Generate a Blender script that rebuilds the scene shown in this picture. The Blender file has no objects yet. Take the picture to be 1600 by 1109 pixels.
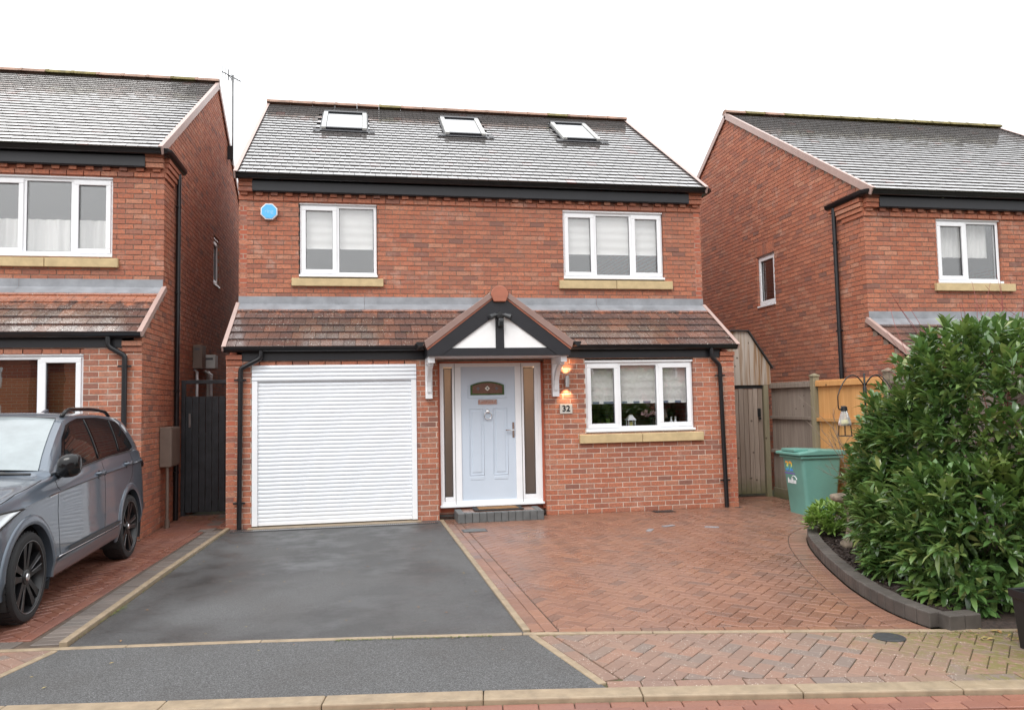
import bpy, math, random
import numpy as np
from mathutils import Vector, Matrix
random.seed(7)
rng = np.random.default_rng(11)
SC = bpy.context.scene
COL = SC.collection
R = math.radians

# ------------------------------------------------------------------ camera
CAM = (1.9375, -11.4393, 1.6661)
YAW, PITCH, ROLL, FPX = 0.1836, 0.0618, -0.019, 1220.6
def cam_axes():
    fw = Vector((math.sin(YAW)*math.cos(PITCH), math.cos(YAW)*math.cos(PITCH), math.sin(PITCH)))
    rt = Vector((math.cos(YAW), -math.sin(YAW), 0))
    up = rt.cross(fw)
    c, s = math.cos(ROLL), math.sin(ROLL)
    return fw, c*rt + s*up, -s*rt + c*up
FW, RT, UP = cam_axes()
cd = bpy.data.cameras.new('camera')
cam = bpy.data.objects.new('camera', cd); COL.objects.link(cam)
m = Matrix((( RT.x, UP.x, -FW.x, CAM[0]), (RT.y, UP.y, -FW.y, CAM[1]), (RT.z, UP.z, -FW.z, CAM[2]), (0, 0, 0, 1)))
cam.matrix_world = m
cd.sensor_width = 36; cd.lens = FPX/1600*36; cd.clip_start = .05; cd.clip_end = 3000
SC.camera = cam

# ------------------------------------------------------------------ sky, sun, exposure
SUN_EL, SUN_AZ = R(48), R(215)
w = bpy.data.worlds.new('World'); SC.world = w; w.use_nodes = True
nt = w.node_tree; nt.nodes.clear()
sky = nt.nodes.new('ShaderNodeTexSky'); sky.sky_type = 'NISHITA'; sky.sun_disc = False
sky.sun_elevation = SUN_EL; sky.sun_rotation = SUN_AZ; sky.air_density = 1.0; sky.dust_density = 5.0
hs = nt.nodes.new('ShaderNodeHueSaturation'); hs.inputs['Saturation'].default_value = .12
b1 = nt.nodes.new('ShaderNodeBackground'); b1.inputs[1].default_value = .03
b2 = nt.nodes.new('ShaderNodeBackground'); b2.inputs[0].default_value = (.97, .985, 1, 1); tc = nt.nodes.new('ShaderNodeTexCoord'); sz = nt.nodes.new('ShaderNodeSeparateXYZ'); nt.links.new(tc.outputs['Generated'], sz.inputs[0])
mr_ = nt.nodes.new('ShaderNodeMapRange'); mr_.inputs[1].default_value = 0; mr_.inputs[2].default_value = 1; mr_.inputs[3].default_value = .62; mr_.inputs[4].default_value = 1.62   # overcast: brighter towards the zenith
nt.links.new(sz.outputs[2], mr_.inputs[0]); nt.links.new(mr_.outputs[0], b2.inputs[1])
ad = nt.nodes.new('ShaderNodeAddShader'); wo = nt.nodes.new('ShaderNodeOutputWorld')
nt.links.new(sky.outputs[0], hs.inputs['Color']); nt.links.new(hs.outputs[0], b1.inputs[0])
nt.links.new(b1.outputs[0], ad.inputs[0]); nt.links.new(b2.outputs[0], ad.inputs[1]); nt.links.new(ad.outputs[0], wo.inputs[0])
sl = bpy.data.lights.new('sun', 'SUN'); sl.energy = .8; sl.angle = R(25); sl.color = (1, .97, .93)
so = bpy.data.objects.new('sun', sl); COL.objects.link(so)
d = Vector((math.sin(SUN_AZ)*math.cos(SUN_EL), math.cos(SUN_AZ)*math.cos(SUN_EL), math.sin(SUN_EL)))
so.rotation_euler = d.to_track_quat('Z', 'Y').to_euler(); so.location = (-6, -20, 25)
SC.view_settings.view_transform = 'Standard'; SC.view_settings.look = 'None'
SC.view_settings.exposure = .55; SC.view_settings.gamma = 1; SC.view_settings.use_curve_mapping = False
SC.cycles.max_bounces = 8; SC.cycles.transparent_max_bounces = 12
SC.cycles.use_denoising = True
SC.cycles.sample_clamp_indirect = 6

# ------------------------------------------------------------------ materials
def new_mat(name):
    m = bpy.data.materials.new(name); m.use_nodes = True
    t = m.node_tree; return m, t, t.nodes['Principled BSDF'], t.nodes['Material Output']
def nd(t, kind, **kw):
    n = t.nodes.new(kind)
    for k, v in kw.items():
        if k.startswith('_'): setattr(n, k[1:], v)
        else: n.inputs[k.replace('__', ' ')].default_value = v
    return n
def ramp(t, fac, stops, interp='LINEAR'):
    r = t.nodes.new('ShaderNodeValToRGB'); r.color_ramp.interpolation = interp
    el = r.color_ramp.elements
    while len(el) < len(stops): el.new(.5)
    for e, (p, c) in zip(el, stops): e.position = p; e.color = (*c, 1) if len(c) == 3 else c
    t.links.new(fac, r.inputs[0]); return r.outputs[0]
def gray(v): return (v, v, v)
def noise(t, scale, detail=3, rough=.6, pos=True, vec=None):
    n = nd(t, 'ShaderNodeTexNoise', Scale=scale, Detail=detail, Roughness=rough)
    if vec is None:
        g = t.nodes.new('ShaderNodeNewGeometry'); vec = g.outputs['Position']
    t.links.new(vec, n.inputs['Vector']); return n.outputs['Fac']
def mixc(t, fac, a, b, mode='MIX'):
    n = t.nodes.new('ShaderNodeMix'); n.data_type = 'RGBA'; n.blend_type = mode
    if isinstance(fac, (int, float)): n.inputs[0].default_value = fac
    else: t.links.new(fac, n.inputs[0])
    for i, v in ((6, a), (7, b)):
        if isinstance(v, tuple): n.inputs[i].default_value = (*v, 1) if len(v) == 3 else v
        else: t.links.new(v, n.inputs[i])
    return n.outputs[2]
def math_(t, op, a, b=None, clamp=False):
    n = t.nodes.new('ShaderNodeMath'); n.operation = op; n.use_clamp = clamp
    for i, v in enumerate((a, b)):
        if v is None: continue
        if isinstance(v, (int, float)): n.inputs[i].default_value = v
        else: t.links.new(v, n.inputs[i])
    return n.outputs[0]
def isl_random(t):
    g = t.nodes.new('ShaderNodeNewGeometry'); o = t.nodes.new('ShaderNodeObjectInfo')
    s = math_(t, 'ADD', g.outputs['Random Per Island'], o.outputs['Random'])
    return math_(t, 'FRACT', s)
def bump(t, b, h, strength, dist=.01):
    n = nd(t, 'ShaderNodeBump', Strength=strength, Distance=dist); t.links.new(h, n.inputs['Height'])
    t.links.new(n.outputs[0], b.inputs['Normal'])
def simple(name, col, rough=.5, metal=0, var=.12, vscale=6, bmp=0, bscale=120, coat=0, coatr=.05, ior=1.5, rvar=0):
    m, t, b, o = new_mat(name)
    f = noise(t, vscale, 4)
    lo = tuple(max(0, c*(1-var)) for c in col); hi = tuple(min(1, c*(1+var)) for c in col)
    t.links.new(ramp(t, f, [(.3, lo), (.7, hi)]), b.inputs['Base Color'])
    b.inputs['Roughness'].default_value = rough; b.inputs['Metallic'].default_value = metal
    b.inputs['Coat Weight'].default_value = coat; b.inputs['Coat Roughness'].default_value = coatr; b.inputs['IOR'].default_value = ior
    if rvar:
        f2 = noise(t, vscale*1.7, 3)
        t.links.new(ramp(t, f2, [(.35, gray(max(0, rough-rvar))), (.65, gray(min(1, rough+rvar)))]), b.inputs['Roughness'])
    if bmp: bump(t, b, noise(t, bscale, 4), bmp, .004)
    return m

def brick_mat(name, stops, rough=.75):
    m, t, b, o = new_mat(name)
    r = isl_random(t)
    c = ramp(t, r, stops)
    f = noise(t, 38, 4, .7)
    c = mixc(t, math_(t, 'MULTIPLY', ramp_f(t, f, .42, .66), .7), c, (.175, .085, .062))
    f2 = noise(t, 3.1, 5, .75)
    c = mixc(t, math_(t, 'MULTIPLY', ramp_f(t, f2, .56, .80), .6), c, (.56, .42, .35))
    f3 = noise(t, .55, 4, .6); c = mixc(t, math_(t, 'MULTIPLY', ramp_f(t, f3, .46, .72), .3), c, (.21, .10, .07))
    f4 = noise(t, 95, 3, .8); c = mixc(t, math_(t, 'MULTIPLY', ramp_f(t, f4, .58, .7), .35), c, (.60, .34, .24))
    t.links.new(c, b.inputs['Base Color']); b.inputs['Roughness'].default_value = rough
    bump(t, b, noise(t, 160, 4), .35, .004)
    return m
def ramp_f(t, fac, a, b):
    n = t.nodes.new('ShaderNodeMapRange'); n.inputs[1].default_value = a; n.inputs[2].default_value = b
    t.links.new(fac, n.inputs[0]); return n.outputs[0]

M = {}
M['brick'] = brick_mat('red brick', [(0, (.50, .165, .085)), (.2, (.42, .13, .068)), (.38, (.55, .20, .11)), (.5, (.36, .115, .066)), (.64, (.50, .18, .096)), (.78, (.33, .115, .072)), (.87, (.54, .235, .14)), (.95, (.31, .12, .08)), (1, (.22, .10, .075))])
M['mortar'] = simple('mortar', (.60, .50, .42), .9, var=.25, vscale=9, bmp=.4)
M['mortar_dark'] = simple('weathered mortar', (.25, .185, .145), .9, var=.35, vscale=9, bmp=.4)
M['dpc'] = simple('engineering brick', (.44, .115, .06), .6, var=.2)
m, t, b, o = new_mat('far brickwork'); M['brickflat'] = m
bt = nd(t, 'ShaderNodeTexBrick', Color1=(.42, .115, .06, 1), Color2=(.33, .095, .06, 1), Mortar=(.38, .28, .22, 1), Scale=1.0)
bt.inputs['Brick Width'].default_value = .225; bt.inputs['Row Height'].default_value = .075; bt.inputs['Mortar Size'].default_value = .006
g = t.nodes.new('ShaderNodeNewGeometry'); sx = t.nodes.new('ShaderNodeSeparateXYZ'); cx = t.nodes.new('ShaderNodeCombineXYZ')
t.links.new(g.outputs['Position'], sx.inputs[0]); t.links.new(math_(t, 'ADD', sx.outputs[0], sx.outputs[1]), cx.inputs[0]); t.links.new(sx.outputs[2], cx.inputs[1])
t.links.new(cx.outputs[0], bt.inputs['Vector']); t.links.new(bt.outputs[0], b.inputs['Base Color']); b.inputs['Roughness'].default_value = .8

def tile_mat(name, stops, lichen, wet_rough, coat, moss=.3, ior=1.5, coat_ior=1.5, top=None, bmp=.25):
    m, t, b, o = new_mat(name)
    r = isl_random(t); c = ramp(t, r, stops)
    g = t.nodes.new('ShaderNodeNewGeometry')
    f = noise(t, 2.2, 5, .7); c = mixc(t, math_(t, 'MULTIPLY', ramp_f(t, f, .42, .62), .55), c, stops[0][1])
    if top:
        sx = t.nodes.new('ShaderNodeSeparateXYZ'); t.links.new(g.outputs['Position'], sx.inputs[0])
        hz = math_(t, 'ADD', sx.outputs[2], math_(t, 'MULTIPLY', noise(t, 9, 3), .5))
        c = mixc(t, math_(t, 'MULTIPLY', ramp_f(t, hz, top[0], top[1]), .85), c, top[2])
    mo = noise(t, 7, 6, .8); c = mixc(t, math_(t, 'MULTIPLY', ramp_f(t, mo, .60, .72), moss), c, (.10, .11, .03))
    vo = nd(t, 'ShaderNodeTexVoronoi', Scale=26); t.links.new(g.outputs['Position'], vo.inputs['Vector'])
    l = math_(t, 'MULTIPLY', math_(t, 'LESS_THAN', vo.outputs['Distance'], .16), math_(t, 'GREATER_THAN', noise(t, 3.5, 3), .54))
    c = mixc(t, math_(t, 'MULTIPLY', l, lichen), c, (.62, .60, .54))
    t.links.new(c, b.inputs['Base Color'])
    rf = noise(t, 14, 3)
    t.links.new(ramp(t, rf, [(.3, gray(wet_rough*.6)), (.75, gray(wet_rough*1.6))]), b.inputs['Roughness'])
    b.inputs['Coat Weight'].default_value = coat; b.inputs['Coat Roughness'].default_value = wet_rough*.7
    b.inputs['Coat IOR'].default_value = coat_ior; b.inputs['IOR'].default_value = ior
    if bmp: bump(t, b, noise(t, 90, 4), bmp, .004)
    return m
M['tile'] = tile_mat('wet grey roof tile', [(0, (.06, .054, .052)), (.5, (.08, .072, .07)), (.97, (.10, .09, .088)), (1, (.15, .05, .04))], .0, .09, 1.0, .25, 1.5, 1.68, None, .0)
M['tile_low'] = tile_mat('weathered brown roof tile', [(0, (.075, .050, .045)), (.4, (.10, .058, .048)), (.72, (.14, .072, .052)), (.93, (.22, .10, .066)), (1, (.085, .06, .055))], .95, .26, .9, .5, 1.45, 1.5, (3.36, 3.47, (.42, .16, .09)), .0)
M['ridge'] = simple('ridge tile', (.27, .155, .105), .55, var=.35, vscale=5, bmp=.3)
M['ridge_moss'] = simple('mossy ridge tile', (.16, .13, .045), .8, var=.45, vscale=9, bmp=.4)
M['terracotta'] = simple('terracotta', (.36, .125, .075), .6, var=.15)
M['verge'] = simple('brown verge trim', (.42, .30, .265), .35, var=.08)
M['verge_brown'] = simple('brown plastic trim', (.27, .175, .15), .35, var=.08)
M['verge_w'] = simple('pale verge trim', (.62, .53, .50), .3, var=.06)
M['underlay'] = simple('roof underlay', (.03, .028, .027), .8)
M['black'] = simple('black plastic', (.011, .011, .013), .28, var=.2)
M['fascia'] = simple('anthracite fascia board', (.013, .013, .017), .4, var=.15)
M['upvc'] = simple('white plastic', (.84, .85, .87), .25, var=.02)
M['render'] = simple('white render panel', (.83, .83, .83), .6, var=.03)
M['garage'] = simple('white aluminium slat', (.80, .83, .87), .28, var=.02)
M['gaskets'] = simple('grey gasket', (.10, .10, .11), .5)
M['stone'] = simple('sandstone sill', (.52, .40, .22), .75, var=.14, vscale=7, bmp=.15)
M['lead'] = simple('lead flashing', (.25, .26, .28), .38, var=.22, vscale=4, rvar=.1, bmp=.1, bscale=20)
M['door'] = simple('pale blue door', (.55, .625, .72), .38, var=.02, bmp=.04, bscale=60)
M['chrome'] = simple('chrome', (.75, .75, .76), .14, 1, var=.05)
M['steel'] = simple('brushed steel', (.6, .6, .6), .3, 1, var=.06)
M['room'] = simple('room plaster', (.30, .27, .25), .9, var=.05)
M['roomdark'] = simple('dark room finish', (.085, .07, .062), .9, var=.1)
M['blind'] = simple('white fabric blind', (.82, .82, .80), .85, var=.04, vscale=3)
M['blindprint'] = simple('blue blind motif', (.17, .21, .30), .85)
M['alarm'] = simple('blue alarm casing', (.115, .50, .93), .35, var=.03)
M['alarmtext'] = simple('pale blue print', (.33, .66, .95), .4, var=.02)
M['grey_paint'] = simple('dark grey painted timber', (.037, .041, .047), .5, var=.3, vscale=6)
M['meter'] = simple('brown meter box', (.17, .125, .10), .5, var=.12)
M['paleplastic'] = simple('pale grey plastic', (.5, .5, .48), .4)
M['soil'] = simple('bark mulch', (.035, .022, .017), .7, var=.6, vscale=40, bmp=1, bscale=60)
M['ground'] = simple('earth and grass', (.07, .075, .04), .95, var=.3, vscale=2)
M['plinth'] = simple('planter edging block', (.075, .064, .056), .6, var=.28, vscale=5, bmp=.3, rvar=.12)
M['step'] = simple('charcoal block', (.115, .12, .12), .5, var=.2, vscale=9, bmp=.3)
M['kerb'] = simple('buff kerb stone', (.285, .218, .145), .5, var=.2, vscale=9, bmp=.3, bscale=180, rvar=.12)
M['rubber'] = simple('rubber', (.016, .016, .017), .75, var=.2)
M['coir'] = simple('coir', (.26, .135, .05), .95, var=.4, vscale=40, bmp=.6)
M['iron'] = simple('black iron', (.018, .018, .019), .4, .3)
M['castiron'] = simple('cast iron cover', (.05, .052, .055), .45, .2, var=.3, vscale=30)
M['bin'] = simple('teal bin plastic', (.135, .315, .27), .42, var=.08, vscale=3, bmp=.05, bscale=200, rvar=.06)
M['bath'] = simple('weathered stone', (.21, .165, .12), .85, var=.45, vscale=14, bmp=.6, bscale=50)
M['clearplastic'] = simple('clear plastic', (.75, .75, .72), .08, var=.03); M['clearplastic'].node_tree.nodes['Principled BSDF'].inputs['Transmission Weight'].default_value = .7
M['seed'] = simple('bird seed', (.55, .50, .18), .8, var=.4, vscale=120)
M['twig'] = simple('grey twig', (.16, .12, .09), .8)
M['redtwig'] = simple('red twig', (.26, .055, .05), .6)
M['pole'] = simple('galvanised pole', (.22, .22, .22), .4, .6, var=.2)
M['paper'] = simple('pale litter', (.7, .68, .6), .7, var=.2, vscale=60)
M['hl'] = simple('headlamp glass', (.55, .58, .6), .05, var=.05, coat=1)

def wood(name, a, b_, c_=None, rough=.75, moss=0, planks=True):
    m, t, b, o = new_mat(name)
    g = t.nodes.new('ShaderNodeNewGeometry'); mp = t.nodes.new('ShaderNodeMapping'); mp.inputs['Scale'].default_value = (34, 34, 1.6)
    oi = t.nodes.new('ShaderNodeObjectInfo'); av = t.nodes.new('ShaderNodeVectorMath'); av.operation = 'ADD'
    cx = t.nodes.new('ShaderNodeCombineXYZ'); t.links.new(math_(t, 'MULTIPLY', oi.outputs['Random'], 31), cx.inputs[2])
    t.links.new(g.outputs['Position'], av.inputs[0]); t.links.new(cx.outputs[0], av.inputs[1]); t.links.new(av.outputs[0], mp.inputs[0])
    f = noise(t, 1, 5, .65, vec=mp.outputs[0])
    c = ramp(t, f, [(.3, a), (.68, b_)])
    c = mixc(t, math_(t, 'MULTIPLY', oi.outputs['Random'], .45), c, tuple(x*.72 for x in a))
    if c_: c = mixc(t, math_(t, 'MULTIPLY', ramp_f(t, noise(t, .28, 3, .6, vec=mp.outputs[0]), .44, .56), .9), c, c_)
    sx = t.nodes.new('ShaderNodeSeparateXYZ'); t.links.new(g.outputs['Position'], sx.inputs[0])
    if moss:
        h = math_(t, 'ADD', sx.outputs[2], math_(t, 'MULTIPLY', noise(t, 12, 3), .25))
        lowm = math_(t, 'MULTIPLY', math_(t, 'SUBTRACT', 1.0, ramp_f(t, h, .16, .5)), moss)
        c = mixc(t, lowm, c, (.075, .085, .02))
    vo = nd(t, 'ShaderNodeTexVoronoi', Scale=4.6); t.links.new(av.outputs[0], vo.inputs['Vector'])
    c = mixc(t, math_(t, 'MULTIPLY', math_(t, 'LESS_THAN', vo.outputs['Distance'], .085), .8), c, (.06, .035, .02))
    t.links.new(c, b.inputs['Base Color']); b.inputs['Roughness'].default_value = rough
    bump(t, b, f, .3, .003)
    return m
M['wood_grey'] = wood('weathered grey timber', (.19, .15, .12), (.31, .26, .22), None, .8, .7)
M['wood_gate'] = wood('brown grey timber', (.21, .155, .115), (.36, .29, .24), None, .8, .8)
M['wood_streak'] = wood('streaked timber', (.21, .12, .06), (.30, .19, .105), (.42, .37, .32), .8, 0)
M['wood_new'] = wood('new orange timber', (.54, .26, .085), (.66, .36, .14), None, .7, 0)
M['wood_post'] = wood('mossy timber post', (.19, .165, .10), (.28, .24, .16), None, .8, .4)

def glass_mat(name, tint=(.99, .99, .99), refl=1.0, ior=1.9, dark=0):
    m, t, b, o = new_mat(name); t.nodes.remove(b)
    lw = t.nodes.new('ShaderNodeLayerWeight'); f0 = ((ior-1)/(ior+1))**2
    fr = nd(t, 'ShaderNodeMapRange'); fr.inputs[3].default_value = f0; fr.inputs[4].default_value = 1
    t.links.new(math_(t, 'POWER', lw.outputs['Facing'], 5), fr.inputs[0])
    tr = nd(t, 'ShaderNodeBsdfTransparent', Color=(*tint, 1)); gl = nd(t, 'ShaderNodeBsdfGlossy', Roughness=.01)
    wv = noise(t, 3.0, 2); bp = nd(t, 'ShaderNodeBump', Strength=.02, Distance=.02); t.links.new(wv, bp.inputs['Height']); t.links.new(bp.outputs[0], gl.inputs['Normal'])
    mx = t.nodes.new('ShaderNodeMixShader'); t.links.new(fr.outputs[0], mx.inputs[0]); t.links.new(tr.outputs[0], mx.inputs[1]); t.links.new(gl.outputs[0], mx.inputs[2])
    t.links.new(mx.outputs[0], o.inputs[0]); return m
M['glass'] = glass_mat('window glass', ior=2.45)
M['glass_sky'] = simple('roof window glass', (.03, .035, .04), .03, var=0, ior=2.6, coat=1)
def frosted(name, col, mixv=.75):
    m, t, b, o = new_mat(name); t.nodes.remove(b)
    tr = nd(t, 'ShaderNodeBsdfTranslucent', Color=(*col, 1)); df = nd(t, 'ShaderNodeBsdfDiffuse', Color=(.16, .14, .13, 1)); gl = nd(t, 'ShaderNodeBsdfGlossy', Roughness=.12)
    m1 = t.nodes.new('ShaderNodeMixShader'); m1.inputs[0].default_value = mixv; t.links.new(df.outputs[0], m1.inputs[1]); t.links.new(tr.outputs[0], m1.inputs[2])
    fr = nd(t, 'ShaderNodeFresnel', IOR=1.5); m2 = t.nodes.new('ShaderNodeMixShader'); t.links.new(fr.outputs[0], m2.inputs[0]); t.links.new(m1.outputs[0], m2.inputs[1]); t.links.new(gl.outputs[0], m2.inputs[2])
    t.links.new(m2.outputs[0], o.inputs[0]); return m
M['frost'] = frosted('obscure glass', (.75, .7, .66))
M['stained'] = simple('obscure brown glazing', (.16, .082, .058), .2, var=.2, vscale=40)
M['stained_green'] = simple('green glazing', (.04, .085, .025), .2, var=.5, vscale=40)

def paver_mat(name, stops, wet=.45, speck=.0, moss=0, dry=.7):
    m, t, b, o = new_mat(name)
    c = ramp(t, isl_random(t), stops)
    f = noise(t, 45, 4, .7); c = mixc(t, math_(t, 'MULTIPLY', ramp_f(t, f, .45, .75), .4), c, tuple(x*.5 for x in stops[0][1]))
    f3 = noise(t, .9, 4, .6); c = mixc(t, math_(t, 'MULTIPLY', ramp_f(t, f3, .45, .75), .3), c, (.15, .11, .10))
    g = t.nodes.new('ShaderNodeNewGeometry')
    if speck:
        vo = nd(t, 'ShaderNodeTexVoronoi', Scale=55); t.links.new(g.outputs['Position'], vo.inputs['Vector'])
        l = math_(t, 'MULTIPLY', math_(t, 'LESS_THAN', vo.outputs['Distance'], .2), math_(t, 'GREATER_THAN', noise(t, 6, 3), .50))
        c = mixc(t, math_(t, 'MULTIPLY', l, speck), c, (.55, .48, .40))
    if moss:
        sx = t.nodes.new('ShaderNodeSeparateXYZ'); t.links.new(g.outputs['Position'], sx.inputs[0])
        mo = math_(t, 'MULTIPLY', ramp_f(t, noise(t, 16, 5, .75), .42, .56), ramp_f(t, math_(t, 'ADD', sx.outputs[0], math_(t, 'MULTIPLY', noise(t, 2.5, 3), 1.2)), 5.7, 6.4))
        c = mixc(t, math_(t, 'MULTIPLY', mo, moss), c, (.15, .13, .035))
    t.links.new(c, b.inputs['Base Color'])
    fw = noise(t, .75, 4, .55)
    t.links.new(ramp(t, fw, [(.38, gray(wet)), (.62, gray(dry))]), b.inputs['Roughness'])
    b.inputs['Specular IOR Level'].default_value = .6
    bump(t, b, noise(t, 190, 3), .3, .003)
    return m
RED = [(0, (.225, .11, .072)), (.25, (.265, .132, .088)), (.5, (.20, .10, .068)), (.75, (.28, .14, .09)), (.9, (.19, .10, .07)), (1, (.175, .10, .075))]
M['paver'] = paver_mat('red block paver', RED, .22, 0, 0, .42)
M['paver_old'] = paver_mat('worn red block paver', [(0, (.245, .15, .11)), (.3, (.21, .13, .097)), (.6, (.265, .145, .10)), (.85, (.20, .14, .11)), (1, (.175, .135, .115))], .5, .75, .95, .7)
M['paver_nb'] = paver_mat('orange red block paver', [(0, (.25, .10, .068)), (.3, (.28, .12, .08)), (.6, (.21, .085, .062)), (1, (.26, .11, .075))], .25, 0, 0, .5)
M['paver_grey'] = paver_mat('grey brown block paver', [(0, (.12, .10, .088)), (.4, (.16, .13, .112)), (.7, (.14, .125, .112)), (1, (.185, .15, .13))], .35, 0, 0, .55)
M['joint'] = simple('paving joint sand', (.085, .06, .045), .9, var=.35, vscale=12)
M['joint_moss'] = simple('mossy joint sand', (.075, .068, .03), .9, var=.5, vscale=8)
# tarmac
def tarmac(name, base, wetness):
    m, t, b, o = new_mat(name)
    f = noise(t, 120, 4, .85); v = nd(t, 'ShaderNodeTexVoronoi', Scale=150); g = t.nodes.new('ShaderNodeNewGeometry'); t.links.new(g.outputs['Position'], v.inputs['Vector'])
    c = ramp(t, f, [(.36, gray(base*.3)), (.5, gray(base*.95)), (.64, (base*2.4, base*2.4, base*2.45))])
    c = mixc(t, math_(t, 'MULTIPLY', math_(t, 'GREATER_THAN', noise(t, 60, 2), .72), .7), c, gray(min(.45, base*4)))
    c = mixc(t, math_(t, 'MULTIPLY', ramp_f(t, noise(t, 42, 3, .8), .5, .62), .55), c, gray(base*.35)); c = mixc(t, math_(t, 'MULTIPLY', ramp_f(t, noise(t, 36, 3, .8), .60, .68), .5), c, gray(base*2.3))
    pt = noise(t, 1.1, 4, .6); c = mixc(t, math_(t, 'MULTIPLY', ramp_f(t, pt, .45, .7), .4), c, (base*.62, base*.55, base*.5))
    t.links.new(c, b.inputs['Base Color'])
    if wetness:
        mp = t.nodes.new('ShaderNodeMapping'); mp.inputs['Scale'].default_value = (.8, .62, 1); mp.inputs['Location'].default_value = (3.1, 1.3, 0); t.links.new(g.outputs['Position'], mp.inputs[0])
        wn = noise(t, .85, 6, .5, vec=mp.outputs[0]); wet = ramp_f(t, wn, .38, .60)
        c = mixc(t, math_(t, 'MULTIPLY', wet, .5), c, gray(base*.12)); t.links.new(c, b.inputs['Base Color'])
        b2_ = ramp_f(t, noise(t, 2.3, 5, .6), .44, .62)
        t.links.new(ramp(t, math_(t, 'MULTIPLY', wet, math_(t, 'ADD', .35, math_(t, 'MULTIPLY', b2_, .65))), [(0, gray(.82)), (.4, gray(.5)), (1, gray(.3))]), b.inputs['Roughness'])
        bm = nd(t, 'ShaderNodeBump', Distance=.004); t.links.new(f, bm.inputs['Height']); t.links.new(ramp(t, wet, [(0, gray(.8)), (1, gray(.35))]), bm.inputs['Strength']); t.links.new(bm.outputs[0], b.inputs['Normal'])
    else:
        b.inputs['Roughness'].default_value = .72; bump(t, b, f, .6, .004)
    return m
M['tarmac'] = tarmac('wet tarmac', .092, 1)
M['tarmac_dry'] = tarmac('damp tarmac', .08, 0)
# foliage
def leaf_mat(name, stops, rough, trans=.25):
    m, t, b, o = new_mat(name)
    c = ramp(t, isl_random(t), stops); c = mixc(t, math_(t, 'MULTIPLY', ramp_f(t, noise(t, 3.2, 3), .5, .72), .55), c, tuple(min(1, x*y) for x, y in zip(stops[-1][1], (.75, .8, .6)))); t.links.new(c, b.inputs['Base Color']); b.inputs['Roughness'].default_value = rough
    b.inputs['Specular IOR Level'].default_value = .7
    tl = t.nodes.new('ShaderNodeBsdfTranslucent'); t.links.new(mixc(t, .5, c, (.12, .2, .02)), tl.inputs[0])
    mx = t.nodes.new('ShaderNodeMixShader'); mx.inputs[0].default_value = trans
    t.links.new(b.outputs[0], mx.inputs[1]); t.links.new(tl.outputs[0], mx.inputs[2]); t.links.new(mx.outputs[0], o.inputs[0])
    return m
M['laurel'] = leaf_mat('laurel leaf', [(0, (.045, .10, .03)), (.3, (.08, .16, .046)), (.7, (.12, .22, .066)), (.9, (.19, .28, .09)), (1, (.30, .33, .11))], .19, .25)
M['lime'] = leaf_mat('lime green leaf', [(0, (.15, .27, .05)), (.5, (.22, .36, .07)), (1, (.34, .46, .14))], .35, .35)
M['moss'] = leaf_mat('moss', [(0, (.09, .12, .02)), (1, (.16, .17, .03))], .8, .1)
M['deadleaf'] = leaf_mat('dead leaf', [(0, (.30, .13, .05)), (.5, (.38, .2, .08)), (1, (.45, .36, .12))], .6, .2)
M['pink'] = leaf_mat('pink petals', [(0, (.62, .36, .40)), (1, (.75, .5, .52))], .6, .3)
# car
m, t, b, o = new_mat('grey car paint'); M['paint'] = m
f = noise(t, 900, 1); t.links.new(ramp(t, f, [(.3, (.10, .125, .158)), (.7, (.13, .158, .195))]), b.inputs['Base Color'])
b.inputs['Metallic'].default_value = .5; b.inputs['Roughness'].default_value = .38; b.inputs['Coat Weight'].default_value = .9; b.inputs['Coat Roughness'].default_value = .04; b.inputs['Coat IOR'].default_value = 1.45
dv = nd(t, 'ShaderNodeTexVoronoi', Scale=120); g = t.nodes.new('ShaderNodeNewGeometry'); t.links.new(g.outputs['Position'], dv.inputs['Vector'])
dr = math_(t, 'MULTIPLY', math_(t, 'LESS_THAN', dv.outputs['Distance'], .28), math_(t, 'GREATER_THAN', noise(t, 14, 2), .5))
bp = nd(t, 'ShaderNodeBump', Strength=.10, Distance=.002); t.links.new(dr, bp.inputs['Height']); t.links.new(bp.outputs[0], b.inputs['Coat Normal'])
M['glossblack'] = simple('gloss black trim', (.008, .008, .009), .12, var=0, ior=1.42)
M['satinblack'] = simple('satin black trim', (.014, .014, .015), .35, var=.1)
M['carglass'] = simple('tinted car glass', (.012, .013, .014), .02, var=.1, ior=1.6)
M['screen'] = simple('rain wet windscreen', (.22, .255, .265), .15, var=.15, vscale=4, ior=1.6, coat=.6)
M['silver'] = simple('silver badge', (.7, .7, .72), .2, .9)
M['wheel'] = simple('black alloy', (.008, .008, .009), .3, var=.1)
M['spoke'] = simple('machined spoke edge', (.28, .29, .3), .3, .9)

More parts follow.
